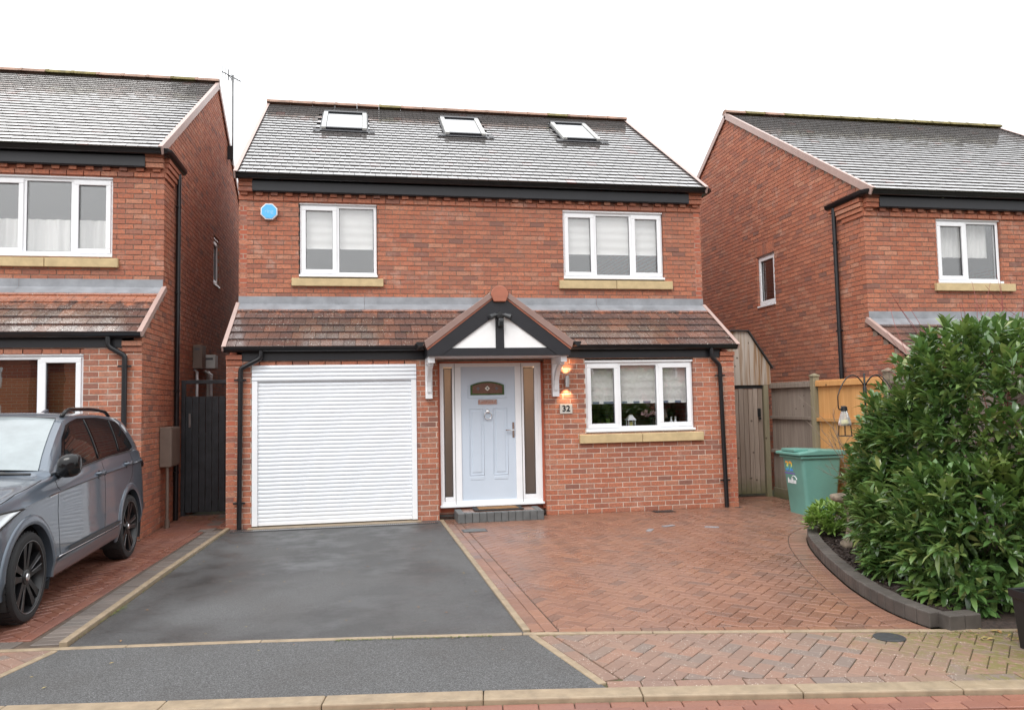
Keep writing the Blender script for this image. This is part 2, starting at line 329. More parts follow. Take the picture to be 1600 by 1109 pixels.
# ------------------------------------------------------------------ mesh helpers
LOC = {}
class MB:
    def __init__(s): s.v = []; s.f = []; s.mi = []
    def add(s, vs, fs, mi=0):
        o = len(s.v); s.v += [tuple(p) for p in vs]; s.f += [tuple(i+o for i in f) for f in fs]; s.mi += [mi]*len(fs); return s
    def box(s, x0, x1, y0, y1, z0, z1, mi=0):
        return s.add([(x0, y0, z0), (x1, y0, z0), (x1, y1, z0), (x0, y1, z0), (x0, y0, z1), (x1, y0, z1), (x1, y1, z1), (x0, y1, z1)],
            [(3, 2, 1, 0), (4, 5, 6, 7), (0, 1, 5, 4), (1, 2, 6, 5), (2, 3, 7, 6), (3, 0, 4, 7)], mi)
    def obox(s, c, ax, ay, az, mi=0):
        c, ax, ay, az = map(Vector, (c, ax, ay, az)); vs = []
        for k in (-1, 1):
            for i, j in ((-1, -1), (1, -1), (1, 1), (-1, 1)): vs.append(c + ax*i + ay*j + az*k)
        return s.add(vs, [(3, 2, 1, 0), (4, 5, 6, 7), (0, 1, 5, 4), (1, 2, 6, 5), (2, 3, 7, 6), (3, 0, 4, 7)], mi)
    def quad(s, a, b, c, d, mi=0): return s.add([a, b, c, d], [(0, 1, 2, 3)], mi)
    def prism(s, poly, fn, d0, d1, mi=0):
        """poly: 2D CCW outline, fn(u, v, d) -> point"""
        n = len(poly)
        vs = [fn(u, v, d0) for u, v in poly] + [fn(u, v, d1) for u, v in poly]
        return s.add(vs, [tuple(range(n)), tuple(range(2*n-1, n-1, -1))] + [(i, n+i, n+(i+1) % n, (i+1) % n) for i in range(n)], mi)
    def tube(s, pts, r, n=8, caps=True, mi=0):
        pts = [Vector(p) for p in pts]; rs = r if isinstance(r, (list, tuple)) else [r]*len(pts)
        vs = []; prev = None
        for i, p in enumerate(pts):
            t = (pts[min(i+1, len(pts)-1)] - pts[max(i-1, 0)]).normalized()
            if prev is None: a = t.orthogonal().normalized()
            else: a = (prev - t*prev.dot(t)).normalized()
            prev = a; b = t.cross(a)
            for k in range(n):
                an = 2*math.pi*k/n; vs.append(p + (a*math.cos(an) + b*math.sin(an))*rs[i])
        fs = [(i*n+k, i*n+(k+1) % n, (i+1)*n+(k+1) % n, (i+1)*n+k) for i in range(len(pts)-1) for k in range(n)]
        if caps: fs += [tuple(range(n-1, -1, -1)), tuple(range((len(pts)-1)*n, len(pts)*n))]
        return s.add(vs, fs, mi)
    def lathe(s, prof, c, n=24, axis=(0, 0, 1), mi=0):
        ax = Vector(axis).normalized(); a = ax.orthogonal().normalized(); b = ax.cross(a); c = Vector(c); vs = []
        for r, h in prof:
            for k in range(n):
                an = 2*math.pi*k/n; vs.append(c + ax*h + (a*math.cos(an) + b*math.sin(an))*r)
        fs = [(i*n+k, i*n+(k+1) % n, (i+1)*n+(k+1) % n, (i+1)*n+k) for i in range(len(prof)-1) for k in range(n)]
        return s.add(vs, fs, mi)
    def build(s, name, mat, parent=None, smooth=False, bevel=0, kind=None, label=None, cat=None, group=None):
        v = np.array(s.v, dtype=float)
        c = (v.min(0)+v.max(0))/2; c[2] = v[:, 2].min()
        me = bpy.data.meshes.new(name)
        me.from_pydata((v-c).tolist(), [], s.f)
        mats = mat if isinstance(mat, (list, tuple)) else [mat]
        for mm in mats: me.materials.append(M[mm])
        if len(mats) > 1: me.polygons.foreach_set('material_index', s.mi)
        if smooth is True: me.polygons.foreach_set('use_smooth', [True]*len(s.f))
        elif smooth: 
            me.polygons.foreach_set('use_smooth', [True]*len(s.f)); me.set_sharp_from_angle(angle=R(smooth))
        o = bpy.data.objects.new(name, me); COL.objects.link(o)
        put(o, Vector(c), parent)
        if bevel:
            bm = o.modifiers.new('bevel', 'BEVEL'); bm.width = bevel; bm.segments = 2; bm.limit_method = 'ANGLE'; bm.angle_limit = R(40)
        tag(o, label, cat, group, kind); return o
def put(o, wloc, parent=None):
    LOC[o.name] = wloc.copy()
    if parent is not None: o.parent = parent; o.location = wloc - LOC[parent.name]
    else: o.location = wloc
def tag(o, label=None, cat=None, group=None, kind=None):
    for k, v in (('label', label), ('category', cat), ('group', group), ('kind', kind)):
        if v: o[k] = v
    return o
def empty(name, loc, label=None, cat=None, group=None, kind=None, parent=None):
    o = bpy.data.objects.new(name, None); o.empty_display_size = .1; COL.objects.link(o); put(o, Vector(loc), parent)
    return tag(o, label, cat, group, kind)
def inst(name, me, mw, parent):
    o = bpy.data.objects.new(name, me); COL.objects.link(o)
    LOC[o.name] = mw.to_translation(); o.parent = parent
    o.matrix_basis = Matrix.Translation(-LOC[parent.name]) @ mw
    return o
def proj(p):
    dx = Vector(p) - Vector(CAM); z = dx.dot(FW)
    if z < .1: return None
    return 800+FPX*dx.dot(RT)/z, 554.5-FPX*dx.dot(UP)/z, z
def in_frame(p, pad=0):
    q = proj(p); return q and -pad < q[0] < 1600+pad and -pad < q[1] < 1109+pad
def vis_area(center, n, area):
    """how large a small facet shows from the camera, 0 when out of frame"""
    q = proj(center)
    if not q or not (-5 < q[0] < 1605 and -5 < q[1] < 1114): return 0
    dv = (Vector(CAM)-Vector(center)); c = dv.normalized().dot(Vector(n))
    return max(0, c)*area/q[2]**2
def text_mesh(s, size, extrude=0, bold=0):
    extrude = 0
    cu = bpy.data.curves.new('text', 'FONT'); cu.body = s; cu.size = size; cu.extrude = extrude; cu.offset = bold; cu.align_x = 'CENTER'; cu.align_y = 'CENTER'; cu.resolution_u = 3
    o = bpy.data.objects.new('text', cu); COL.objects.link(o)
    dg = bpy.context.evaluated_depsgraph_get(); me = bpy.data.meshes.new_from_object(o.evaluated_get(dg))
    v = [tuple(x.co) for x in me.vertices]; f = [tuple(p.vertices) for p in me.polygons]
    bpy.data.objects.remove(o); bpy.data.curves.remove(cu); bpy.data.meshes.remove(me); return v, f
# ------------------------------------------------------------------ brickwork
BL, BH, BD, JT = .214, .0635, .10, .010
def brick_box(mb, P, u0, u1, z0, z1, proud=0, d=BD):
    # P(u, z, d): point on the wall plane, d outward
    e = random.uniform(-.0014, .0014)+proud
    mb.add([P(u0, z0, e), P(u1, z0, e), P(u1, z1, e), P(u0, z1, e), P(u0, z0, -d), P(u1, z0, -d), P(u1, z1, -d), P(u0, z1, -d)],
           [(0, 1, 2, 3), (1, 0, 4, 5), (2, 1, 5, 6), (3, 2, 6, 7), (0, 3, 7, 4)])
def cut(iv, a, b):
    out = []
    for x, y in iv:
        if b <= x or a >= y: out.append((x, y)); continue
        if a > x: out.append((x, a))
        if b < y: out.append((b, y))
    return out
BRICKS = []
for i in range(5):
    mb = MB(); j = [random.uniform(-.0012, .0012) for _ in range(6)]
    x0, x1, y0, z0, z1 = -BL/2+j[0], BL/2+j[1], 0, -BH/2+j[2]*.7, BH/2+j[3]*.7
    c = .003
    mb.add([(x0+c, -.0006, z0+c), (x1-c, -.0006, z0+c), (x1-c, -.0006, z1-c), (x0+c, -.0006, z1-c), (x0, c, z0), (x1, c, z0), (x1, c, z1), (x0, c, z1), (x0, BD, z0), (x1, BD, z0), (x1, BD, z1), (x0, BD, z1)],
        [(0, 1, 2, 3), (1, 0, 4, 5), (2, 1, 5, 6), (3, 2, 6, 7), (0, 3, 7, 4), (5, 4, 8, 9), (6, 5, 9, 10), (7, 6, 10, 11), (4, 7, 11, 8)])
    me = bpy.data.meshes.new('brick'); me.from_pydata(mb.v, [], mb.f); me.materials.append(M['brick']); BRICKS.append(me)

class Wall:
    """one plane of brickwork: origin O, horizontal direction U, outward normal N"""
    def __init__(s, name, parent, O, U, N, z0, courses, outline, openings, own0=None, own1=None, pickz=(-9, 99), mortar='mortar', kb=0):
        rec = -.005 if mortar == 'mortar' else -.008
        O, U, N = Vector(O), Vector(U), Vector(N)
        s.P = lambda u, z, dd: tuple(O + U*u + Vector((0, 0, z)) + N*dd)
        s.cands = []; s.N = N; s.U = U; sheet = MB(); s.stuff = MB(); P = s.P
        for k in range(courses):
            zb = z0 + k*.075; zt = zb + BH; zm = zb+.033
            r = outline(zm)
            if not r: continue
            a0, a1 = r
            iv = [(a0, a1)]; ivs = [(a0, a1)]
            for (ou0, ou1, oz0, oz1) in openings:
                if oz0 < zm < oz1: iv = cut(iv, ou0, ou1)
                if oz0-.03 < zm < oz1+.03: ivs = cut(ivs, ou0-.005, ou1+.005)
            for x, y in ivs: sheet.quad(P(x, zb-.005, rec), P(y, zb-.005, rec), P(y, zb+.070, rec), P(x, zb+.070, rec))
            kk = k+kb; st = 0 if kk % 2 == 0 else .1125
            lo = a0 + (.1125 if own0 is not None and (kk % 2 == 0) != own0 else 0)
            hi = a1 - (.1125 if own1 is not None and (kk % 2 == 0) != own1 else 0)
            i0 = int((a0-st)/.225)-2
            for i in range(i0, int((a1-st)/.225)+2):
                b0 = st+i*.225; b1 = b0+BL
                pc = [(max(b0, lo), min(b1, hi))]
                if pc[0][1]-pc[0][0] < .012: continue
                for (ou0, ou1, oz0, oz1) in openings:
                    if oz0 < zm < oz1: pc = cut(pc, ou0, ou1)
                for x, y in pc:
                    if y-x < .012: continue
                    if y-x > BL-.002 and pickz[0] < zm < pickz[1]:
                        c = Vector(P((x+y)/2, zb+BH/2, 0)); s.cands.append((vis_area(c, N, .014), x, y, zb, zt, c))
                    else: brick_box(s.stuff, P, x, y, zb, zt)
        for (u0, u1, a, b) in openings:
            e = .004
            for q in ((u0-e, a, u0-e, b), (u1+e, a, u1+e, b), (u0, b+e, u1, b+e), (u0, a-e, u1, a-e)):
                sheet.quad(P(q[0], q[1], -.004), P(q[2], q[3], -.004), P(q[2], q[3], -.12), P(q[0], q[1], -.12))
        s.obj = sheet.build(name, mortar, parent)
def finish_bricks(walls, limit=300):
    allc = sorted(((c, w) for w in walls for c in w.cands), key=lambda q: -q[0][0])
    n = 0
    for (va, x, y, zb, zt, c), w in allc:
        if n < limit and va > 0:
            rot = Matrix((( w.U.x, -w.N.x, 0), (w.U.y, -w.N.y, 0), (0, 0, 1))).to_4x4()
            inst('brick', random.choice(BRICKS), Matrix.Translation(c) @ rot, w.obj); n += 1
        else: brick_box(w.stuff, w.P, x, y, zb, zt)
    for w in walls:
        if w.stuff.f: w.stuff.build('brickwork', 'brick', w.obj, kind='stuff')

# ------------------------------------------------------------------ roofs
TW, TG, TT0 = .163, .188, .0215
TGS = {'tile': .188, 'tile_low': .228}
def tile_mesh(matname):
    TT = TT0 if matname == 'tile' else .030; TG = TGS[matname]
    out = []
    for i in range(4):
        w_ = TW-(.006 if matname == 'tile' else .005); j = random.uniform(-.0012, .0012); tilt = .0
        mb = MB(); L = TG+.035; c = .004
        # local: x across, y up the slope, z out of the roof; bottom edge at y=0
        tp = min(.005, TT*.25); vs = [(-w_/2, 0, 0), (w_/2, 0, 0), (w_/2, 0, TT+j-c), (-w_/2, 0, TT-j-c), (-w_/2, c, TT-j), (w_/2, c, TT+j), (w_/2, L, tp), (-w_/2, L, tp), (-w_/2, L, -.006), (w_/2, L, -.006)]
        mb.add(vs, [(0, 1, 2, 3), (3, 2, 5, 4), (4, 5, 6, 7), (1, 9, 6, 5, 2), (0, 3, 4, 7, 8)])
        me = bpy.data.meshes.new('tile'); me.from_pydata(mb.v, [], mb.f); me.materials.append(M[matname]); out.append((me, mb))
    return out
TILES = {'tile': tile_mesh('tile'), 'tile_low': tile_mesh('tile_low')}
def tile_roof(name, parent, x0, x1, yb, zb, yt, zt, matname, n_ind, skip=None, jitter=.0009):
    """rectangular slope rising in +Y (or -Y) from (yb, zb) to (yt, zt)"""
    TG = TGS[matname]; L = math.hypot(yt-yb, zt-zb); S = Vector((0, (yt-yb)/L, (zt-zb)/L)); Xv = Vector((1, 0, 0)) if yt > yb else Vector((-1, 0, 0)); N = Xv.cross(S)
    sh = MB(); a = .012
    B0, B1 = Vector((x0, yb, zb)) - N*a, Vector((x1, yb, zb)) - N*a
    sh.quad(B0, B1, B1 + S*L, B0 + S*L) if yt > yb else sh.quad(B1, B0, B0 + S*L, B1 + S*L)
    sh.quad(*(Vector(p) - N*.06 for p in (sh.v[3], sh.v[2], sh.v[1], sh.v[0])))
    o = sh.build(name, 'underlay', parent)
    rows = int(L/TG); cands = []
    for r in range(rows+1):
        s0 = r*TG
        if s0 > L-.03: break
        off = 0 if r % 2 == 0 else TW/2
        k = 0; x = x0 + off - TW/2
        while x < x1 + TW/2:
            xc = x
            if xc-TW/2 < x0-.002 or xc+TW/2 > x1+.002:
                # part tile at a verge
                e0, e1 = max(xc-TW/2, x0), min(xc+TW/2, x1)
                if e1-e0 > .02 and not (skip and skip((e0+e1)/2, (Vector((0, yb, zb))+S*(s0+TG/2)))): cands.append((0, (e0+e1)/2, s0, (e1-e0)/TW))
            else:
                p = Vector((xc, yb, zb)) + S*(s0+TG/2)
                if not (skip and skip(xc, p)): cands.append((vis_area(p, N, TW*TG), xc, s0, 1))
            x += TW
    cands.sort(key=lambda q: -q[0]); st = MB(); n = 0
    rot = Matrix((Xv, S, N)).transposed().to_4x4()
    for va, xc, s0, f in cands:
        j = random.uniform(-jitter, jitter)
        c = Vector((xc, yb, zb)) + S*(s0+random.uniform(-.002, .002)) + N*j
        me, mb = random.choice(TILES[matname])
        mw = Matrix.Translation(c) @ rot @ Matrix.Rotation(random.uniform(-.0025, .0025), 4, 'Z')
        if s0+TG+.035 > L: mw = mw @ Matrix.Diagonal((1, max(.1, (L-s0)/(TG+.035)), 1, 1))
        if n < n_ind and va > 0: inst('tile', me, mw, o); n += 1
        else:
            ms = mw @ Matrix.Diagonal((f, 1, 1, 1)); st.add([ms @ Vector(v) for v in mb.v], mb.f)
    if st.f: st.build('tiling', matname, o, kind='stuff')
    return o, S, N, L
def ridge_run(parent, x0, x1, y, z, mats, nm='ridge_tile', r=.115):
    n = max(1, round((x1-x0)/.45)); w_ = (x1-x0)/n
    for i in range(n):
        mb = MB(); a, b = x0+i*w_, x0+(i+1)*w_-.006
        seg = 9; vs = []
        for xx, rr in ((a, r*1.0), (a+.05, r*1.0), (a+.051, r*.93), (b, r*.93)):
            for k in range(seg): 
                an = math.pi*(.02+.96*k/(seg-1)); vs.append((xx, y-math.cos(an)*rr, z-.055+math.sin(an)*rr*.8))
        fs = [(i_*seg+k, (i_+1)*seg+k, (i_+1)*seg+k+1, i_*seg+k+1) for i_ in range(3) for k in range(seg-1)] + [tuple(range(seg)), tuple(range(4*seg-1, 3*seg-1, -1))]
        mb.add(vs, fs); mb.build(nm, random.choice(mats), parent, smooth=40)

# ------------------------------------------------------------------ windows
def rect_ring(mb, x0, x1, z0, z1, t, y0, y1, Pf=None, mi=0):
    Pf = Pf or (lambda u, z, d: (u, d, z))
    for (a, b, c, d_) in ((x0, x1, z0, z0+t), (x0, x1, z1-t, z1), (x0, x0+t, z0+t, z1-t), (x1-t, x1, z0+t, z1-t)):
        vs = [Pf(*p) for p in ((a, c, y0), (b, c, y0), (b, c, y1), (a, c, y1), (a, d_, y0), (b, d_, y0), (b, d_, y1), (a, d_, y1))]
        mb.add(vs, [(3, 2, 1, 0), (4, 5, 6, 7), (0, 1, 5, 4), (1, 2, 6, 5), (2, 3, 7, 6), (3, 0, 4, 7)], mi)
def window(parent, P, x0, x1, z0, z1, lights, sash, sill=None, blind=None, trim=True, curtain=None, slat_blind=False):
    """P(u, z, d): d outward from wall face; lights: dividing positions; sash: set of opening lights"""
    win = empty('window', P((x0+x1)/2, z0, -.06), parent=parent)
    fr = MB(); F0, F1 = -.115, -.045
    rect_ring(fr, x0, x1, z0, z1, .048, F1, F0, P)
    xs = [x0] + list(lights) + [x1]
    for xm in lights: boxP(fr, P, xm-.03, xm+.03, z0+.048, z1-.048, F0, F1-.002)
    fr.build('frame', 'upvc', win, bevel=.006)
    if trim:
        tb = MB(); boxP(tb, P, x0-.005, x1+.005, z1, z1+.028, -.09, -.012); tb.build('head_trim', 'upvc', win, bevel=.003)
        cl = MB(); boxP(cl, P, x0-.012, x1+.012, z0-.034, z0+.002, -.1, .018); cl.build('cill', 'upvc', win, bevel=.006)
    for i in range(len(xs)-1):
        a = xs[i]+(.048 if i == 0 else .03); b = xs[i+1]-(.048 if i == len(xs)-2 else .03); c, d_ = z0+.048, z1-.048
        if i in sash:
            sb = MB(); rect_ring(sb, a-.022, b+.022, c-.022, d_+.022, .066, -.028, -.075, P); sb.build('sash', 'upvc', win, bevel=.007)
            a, b, c, d_ = a+.044, b-.044, c+.044, d_-.044
        g = MB(); rect_ring(g, a-.004, b+.004, c-.004, d_+.004, .009, -.052, -.07, P); g.build('gasket', 'gaskets', win)
        p = MB(); boxP(p, P, a, b, c, d_, -.085, -.065); p.build('pane', 'glass', win)
    if sill:
        nst = sill[4] if len(sill) > 4 else 1
        for i in range(nst):
            a = sill[0]+(sill[1]-sill[0])*i/nst; b = sill[0]+(sill[1]-sill[0])*(i+1)/nst-(.008 if i < nst-1 else 0)
            sm = MB(); poly = [(.055, sill[2]), (.055, sill[3]-.018), (-.1, sill[3]), (-.1, sill[2])]
            sm.prism(poly, lambda u, v, dd: P(dd, v, u), a, b); so_ = sm.build('sill_stone', 'stone', win, bevel=.005)
    if blind:
        zb = blind; bl = MB(); n = 14; rows = []
        nx = 16; folds = 5; zs = np.linspace(zb, z1-.03, 22); vs = []
        for zi in zs:
            for k in range(nx+1):
                u = x0+.06+(x1-x0-.12)*k/nx
                ph = (zi-zb)/(z1-zb)*folds; dd = -.135-.018*abs(math.sin(ph*math.pi))**.6-.006*math.sin(k*1.9+zi*9)*(.4)
                vs.append(P(u, zi, dd))
        fs = [(r*(nx+1)+k, r*(nx+1)+k+1, (r+1)*(nx+1)+k+1, (r+1)*(nx+1)+k) for r in range(len(zs)-1) for k in range(nx)]
        bl.add(vs, fs); bl.build('roman_blind', 'blind', win, smooth=True)
    return win
def boxP(mb, P, u0, u1, z0, z1, d0, d1, mi=0):
    mb.add([P(u0, z0, d1), P(u1, z0, d1), P(u1, z0, d0), P(u0, z0, d0), P(u0, z1, d1), P(u1, z1, d1), P(u1, z1, d0), P(u0, z1, d0)],
        [(3, 2, 1, 0), (4, 5, 6, 7), (0, 1, 5, 4), (1, 2, 6, 5), (2, 3, 7, 6), (3, 0, 4, 7)], mi)
def gutter(parent, path, r=.058, name='gutter', ends=True):
    """half-round trough along a horizontal path (top edge height = path z), open upward"""
    pts = [Vector(p) for p in path]; seg = 8; vs = []
    for i, p in enumerate(pts):
        if i == 0: t = pts[1]-pts[0]
        elif i == len(pts)-1: t = pts[-1]-pts[-2]
        else: t = (pts[i]-pts[i-1]).normalized() + (pts[i+1]-pts[i]).normalized()
        t.normalize(); side = Vector((t.y, -t.x, 0)); sc = 1.0
        if 0 < i < len(pts)-1: sc = 1/max(.5, ((pts[i]-pts[i-1]).normalized()).dot(t))
        for rr in (r, r-.005):
            for k in range(seg+1):
                an = math.pi*k/seg; vs.append(p + side*math.cos(an)*rr*sc + Vector((0, 0, -math.sin(an)*rr*1.25)))
    mb = MB(); n2 = 2*(seg+1); fs = []
    for i in range(len(pts)-1):
        for k in range(seg):
            fs.append((i*n2+k, (i+1)*n2+k, (i+1)*n2+k+1, i*n2+k+1)); q = seg+1
            fs.append((i*n2+q+k+1, (i+1)*n2+q+k+1, (i+1)*n2+q+k, i*n2+q+k))
        for k, q in ((0, seg+1), (seg, 2*seg+1)): fs.append((i*n2+k, i*n2+q, (i+1)*n2+q, (i+1)*n2+k))
    if ends:
        for i in (0, len(pts)-1): fs.append(tuple(i*n2+k for k in range(seg+1)))
    mb.add(vs, fs); return mb.build(name, 'black', parent, smooth=40)
def downpipe(parent, pts, brackets, wall_n, r=.034, name='downpipe', shoe=False):
    mb = MB(); P = [Vector(p) for p in pts]; out = [P[0]]
    for i in range(1, len(P)-1):
        a, b, c = P[i-1], P[i], P[i+1]; ra = min(.04, (a-b).length*.4, (c-b).length*.4)
        A = b+(a-b).normalized()*ra; C_ = b+(c-b).normalized()*ra
        for t in (0, .33, .66, 1): out.append((A*(1-t)+b*t)*(1-t)+(b*(1-t)+C_*t)*t)
    out.append(P[-1]); mb.tube(out, r, 12); pipe = mb.build(name, 'black', parent, smooth=40)
    n = Vector(wall_n); s = Vector((n.y, -n.x, 0))
    for z in brackets:
        a, b = P[-2], P[-1]; f = (z-a.z)/(b.z-a.z); c = a.lerp(b, f); bm = MB()
        bm.tube([c+Vector((0, 0, -.018)), c+Vector((0, 0, .018))], r+.006, 12); bm.obox(c+s*.055-n*.005, s*.03, n*.012, Vector((0, 0, .012))); bm.obox(c-s*.055-n*.005, s*.022, n*.012, Vector((0, 0, .012)))
        bm.build('pipe_bracket', 'black', pipe)
    return pipe

# ------------------------------------------------------------------ houses: shared body
def house(name, label, x0, W, yL, dz, ridge_y, ridge_z, low_open, up_open, det0, det1, gable_open, mossy, pick, roof_ind, low_ind, skip_low=None, skip_main=None, low_skip_z=0, group=None, gable_pick=(9, -9)):
    """walls, roofs, rainwater goods of one house; det0/det1: gable wall built in brick on that side"""
    yU = yL+1.06; x1 = x0+W; yB = 2*ridge_y-yU
    h = empty(name, (x0+W/2, (yL+yB)/2, 0), label, 'house')
    zc = 2.27+dz; ze = 4.887+dz; zsl = 3.20+dz
    eY, eZ = yU-.25, ze+.365                        # eaves of the main roof (tile bed)
    slope = (ridge_z-.05-eZ)/(ridge_y-eY)
    lY, lZ, tY = yL-.13, 2.505+dz, yU-.03
    ls = (3.235+dz-lZ)/(tY-lY)
    walls = []
    nlow = int(round((2.42)/.075)); base = -.075*math.ceil(max(0, dz)/.075) if dz > 0 else 0
    z0 = dz - .075*math.ceil((dz+.01)/.075) if dz > 0 else dz
    nlow = int((2.35+dz-z0)/.075)+1
    o0 = False if det0 else None; o1 = False if det1 else None
    wl = Wall('lower_wall', h, (x0, yL, 0), (1, 0, 0), (0, -1, 0), z0, nlow, lambda z: (0, W), low_open, None if not det0 else True, None if not det1 else True, pickz=(low_skip_z, 99)); walls.append(wl)
    zu = z0+.075*int((3.15+dz-z0)/.075); nup = int(round((ze+.26-zu)/.075))
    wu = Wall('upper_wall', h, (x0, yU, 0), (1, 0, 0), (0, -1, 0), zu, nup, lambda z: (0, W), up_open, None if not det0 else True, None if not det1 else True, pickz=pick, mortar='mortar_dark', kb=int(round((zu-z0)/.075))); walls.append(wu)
    D = yB-yL
    def outl(z):
        if z < zc+.15: a = 0
        elif z < 3.30+dz: a = max(0, min(1.06, (z+.10-lZ)/ls + lY - yL))
        else: a = 1.06
        b = D
        if z > eZ-.12:
            g = (z+.08-eZ)/slope; a = max(a, eY-yL+g); b = min(b, D-(eY-yU)-g-0)
        if b-a < .15: return None
        return a, b
    for det, xx, nrm in ((det0, x0, -1), (det1, x1, 1)):
        if det:
            nc = int((ridge_z-z0)/.075)
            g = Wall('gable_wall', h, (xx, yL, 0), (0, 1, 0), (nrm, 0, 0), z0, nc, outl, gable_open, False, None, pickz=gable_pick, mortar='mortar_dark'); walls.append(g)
        else:
            mb = MB(); pl = [(yL, -.2), (yB, -.2), (yB, eZ-.1), (ridge_y, ridge_z-.12), (yU, eZ-.1), (yU, 3.2+dz), (yL, 2.3+dz)]
            mb.prism(pl, lambda u, v, dd: (dd, u, v), xx-nrm*.02, xx-nrm*.12); mb.build('gable_wall', 'brickflat', h)
    mb = MB(); mb.box(x0+.1, x1-.1, yB-.1, yB, -.2, eZ-.05); mb.build('back_wall', 'brickflat', h)
    # interior: floor, partition
    mb = MB(); mb.box(x0+.13, x1-.13, yL+.14, yB-.11, .02, .06); mb.box(x0+.13, x1-.13, yU+.14, yB-.11, 2.62+dz, 2.78+dz); mb.box(x0+.13, x1-.13, yU+.14, yB-.11, 5.0+dz, 5.08+dz); mb.build('floor_slab', 'roomdark', h)
    # roofs
    rs = tile_roof('main_roof', h, x0-.03, x1+.03, eY, eZ, ridge_y, ridge_z-.05, 'tile', roof_ind, skip_main)
    mb = MB(); mb.add([(x0-.03, ridge_y, ridge_z-.06), (x1+.03, ridge_y, ridge_z-.06), (x1+.03, 2*ridge_y-eY, eZ), (x0-.03, 2*ridge_y-eY, eZ)], [(0, 1, 2, 3)]); mb.add([(x0-.03, ridge_y, ridge_z-.12), (x1+.03, ridge_y, ridge_z-.12), (x1+.03, 2*ridge_y-eY, eZ-.06), (x0-.03, 2*ridge_y-eY, eZ-.06)], [(3, 2, 1, 0)]); mb.build('rear_roof', 'tile', h)
    ridge_run(h, x0-.04, x1+.04, ridge_y, ridge_z+.02, ['ridge_moss', 'ridge', 'ridge_moss'] if mossy == 2 else (['ridge', 'ridge', 'ridge', 'ridge_moss'] if mossy else ['ridge']))
    lo = tile_roof('lean_to_roof', h, x0-.02, x1+.02, lY, lZ, tY, 3.235+dz, 'tile_low', low_ind, skip_low)
    # lead flashing in lengths
    n = 4
    for i in range(n):
        a, b = x0+W*i/n+(0 if i else .0), x0+W*(i+1)/n-.004
        mb = MB(); zf = 3.388+dz; y = yU-.014-.002*(i % 2)
        pts = [(y, zf), (y-.004, zf-.115), (y-.03, zf-.128), (y-.175, zf-.128-.145*ls-.003)]
        for j in range(3): mb.quad((a, *pts[j]), (a, *pts[j+1]), (b, *pts[j+1]), (b, *pts[j]))
        mb.add([(a, pts[3][0], pts[3][1]), (b, pts[3][0], pts[3][1]), (b, pts[3][0]+.002, pts[3][1]-.012), (a, pts[3][0]+.002, pts[3][1]-.012)], [(0, 3, 2, 1)])
        mb.build('lead_flashing', 'lead', h)
    # verges
    for xx, sg in ((x0, -1), (x1, 1)):
        for nm, (ya, za, yb_, zb_), mt, wd in (('verge', (eY-.03, eZ-.02, ridge_y, ridge_z-.05), 'verge', .115), ('verge', (2*ridge_y-eY, eZ-.02, ridge_y, ridge_z-.05), 'verge', .115), ('lean_to_verge', (lY-.02, lZ-.012, tY+.05, 3.235+dz+.03), 'verge', .075)):
            mb = MB(); L = math.hypot(yb_-ya, zb_-za); S = Vector((0, (yb_-ya)/L, (zb_-za)/L)); Nn = Vector((0, -S.z, S.y)); Nn = Nn if Nn.z > 0 else -Nn
            c = Vector((xx+sg*.028, (ya+yb_)/2, (za+zb_)/2)) + Nn*(.032-wd/2)
            mb.obox(c, Vector((.012, 0, 0)), S*(L/2), Nn*(wd/2)); mb.obox(c+Vector((-sg*.018, 0, 0))+Nn*(wd/2), Vector((.03, 0, 0)), S*(L/2), Nn*.006)
            mb.build(nm, [mt], h, bevel=.003)
    # fascias and gutters
    mb = MB(); mb.box(x0+.21, x1-.24, yL-.022, yL-.003, zc+.06, zc+.20); mb.build('lower_fascia', 'fascia', h, bevel=.002)
    mb = MB(); mb.box(x0+.21, x1-.24, yU-.112, yU-.092, ze+.135, ze+.29); mb.build('upper_fascia', 'fascia', h, bevel=.002)
    mb = MB(); mb.box(x0+.21, x1-.24, yU-.092, yU+.01, ze+.125, ze+.137); mb.build('soffit', 'fascia', h)
    gz = ze+.372
    ret = 1.05
    pth = [(x0-.055, yU-.165, gz), (x1+.055, yU-.165, gz)] if det1 else [(x0-.055, yU-.165, gz), (x1+.06, yU-.165, gz), (x1+.10, yU-.12, gz), (x1+.10, yU+.4, gz)]
    if det1: pth += [(x1+.075, yU-.12, gz), (x1+.075, yU+.85, gz-.01)]
    if det0: pth = [(x0-.075, yU+.85, gz-.01), (x0-.075, yU-.12, gz)] + pth
    gutter(h, pth, .062)
    gutter(h, [(x0-.03, yL-.085, 2.52+dz), (x1+.03, yL-.085, 2.52+dz)], .056, 'lower_gutter')
    # corbels: end bricks stepping out, string course and dentils under the upper eaves
    for xa, xb in ((x0, x0+.215), (x1-.24, x1)):
        for k, pr in ((0, .018), (1, .045)):
            mb = MB(); mb.box(xa-(.0), xb, yL-pr, yL+.06, zc+.003+k*.075, zc+.068+k*.075); mb.build('corbel_brick', 'brick', h, bevel=.003)
        for k in range(3):
            mb = MB(); mb.box(xa, xb, yU-.09-.01*k, yU+.03, ze+.128+k*.075, ze+.193+k*.075); mb.build('corbel_brick', 'brick', h, bevel=.003)
    nb = int(W/.225)
    st = MB()
    for i in range(nb+1):
        a = x0+i*.225; b = min(a+.215, x1)
        if b-a > .05: st.box(a, b, yU-.022, yU+.04, ze+.004, ze+.067)
        a += .03
        if i % 1 == 0 and a+.1025 < x1: st.box(a, a+.1025, yU-.05, yU+.04, ze+.078, ze+.132)
    st.build('corbel_course', 'brick', h, bevel=.003, kind='stuff')
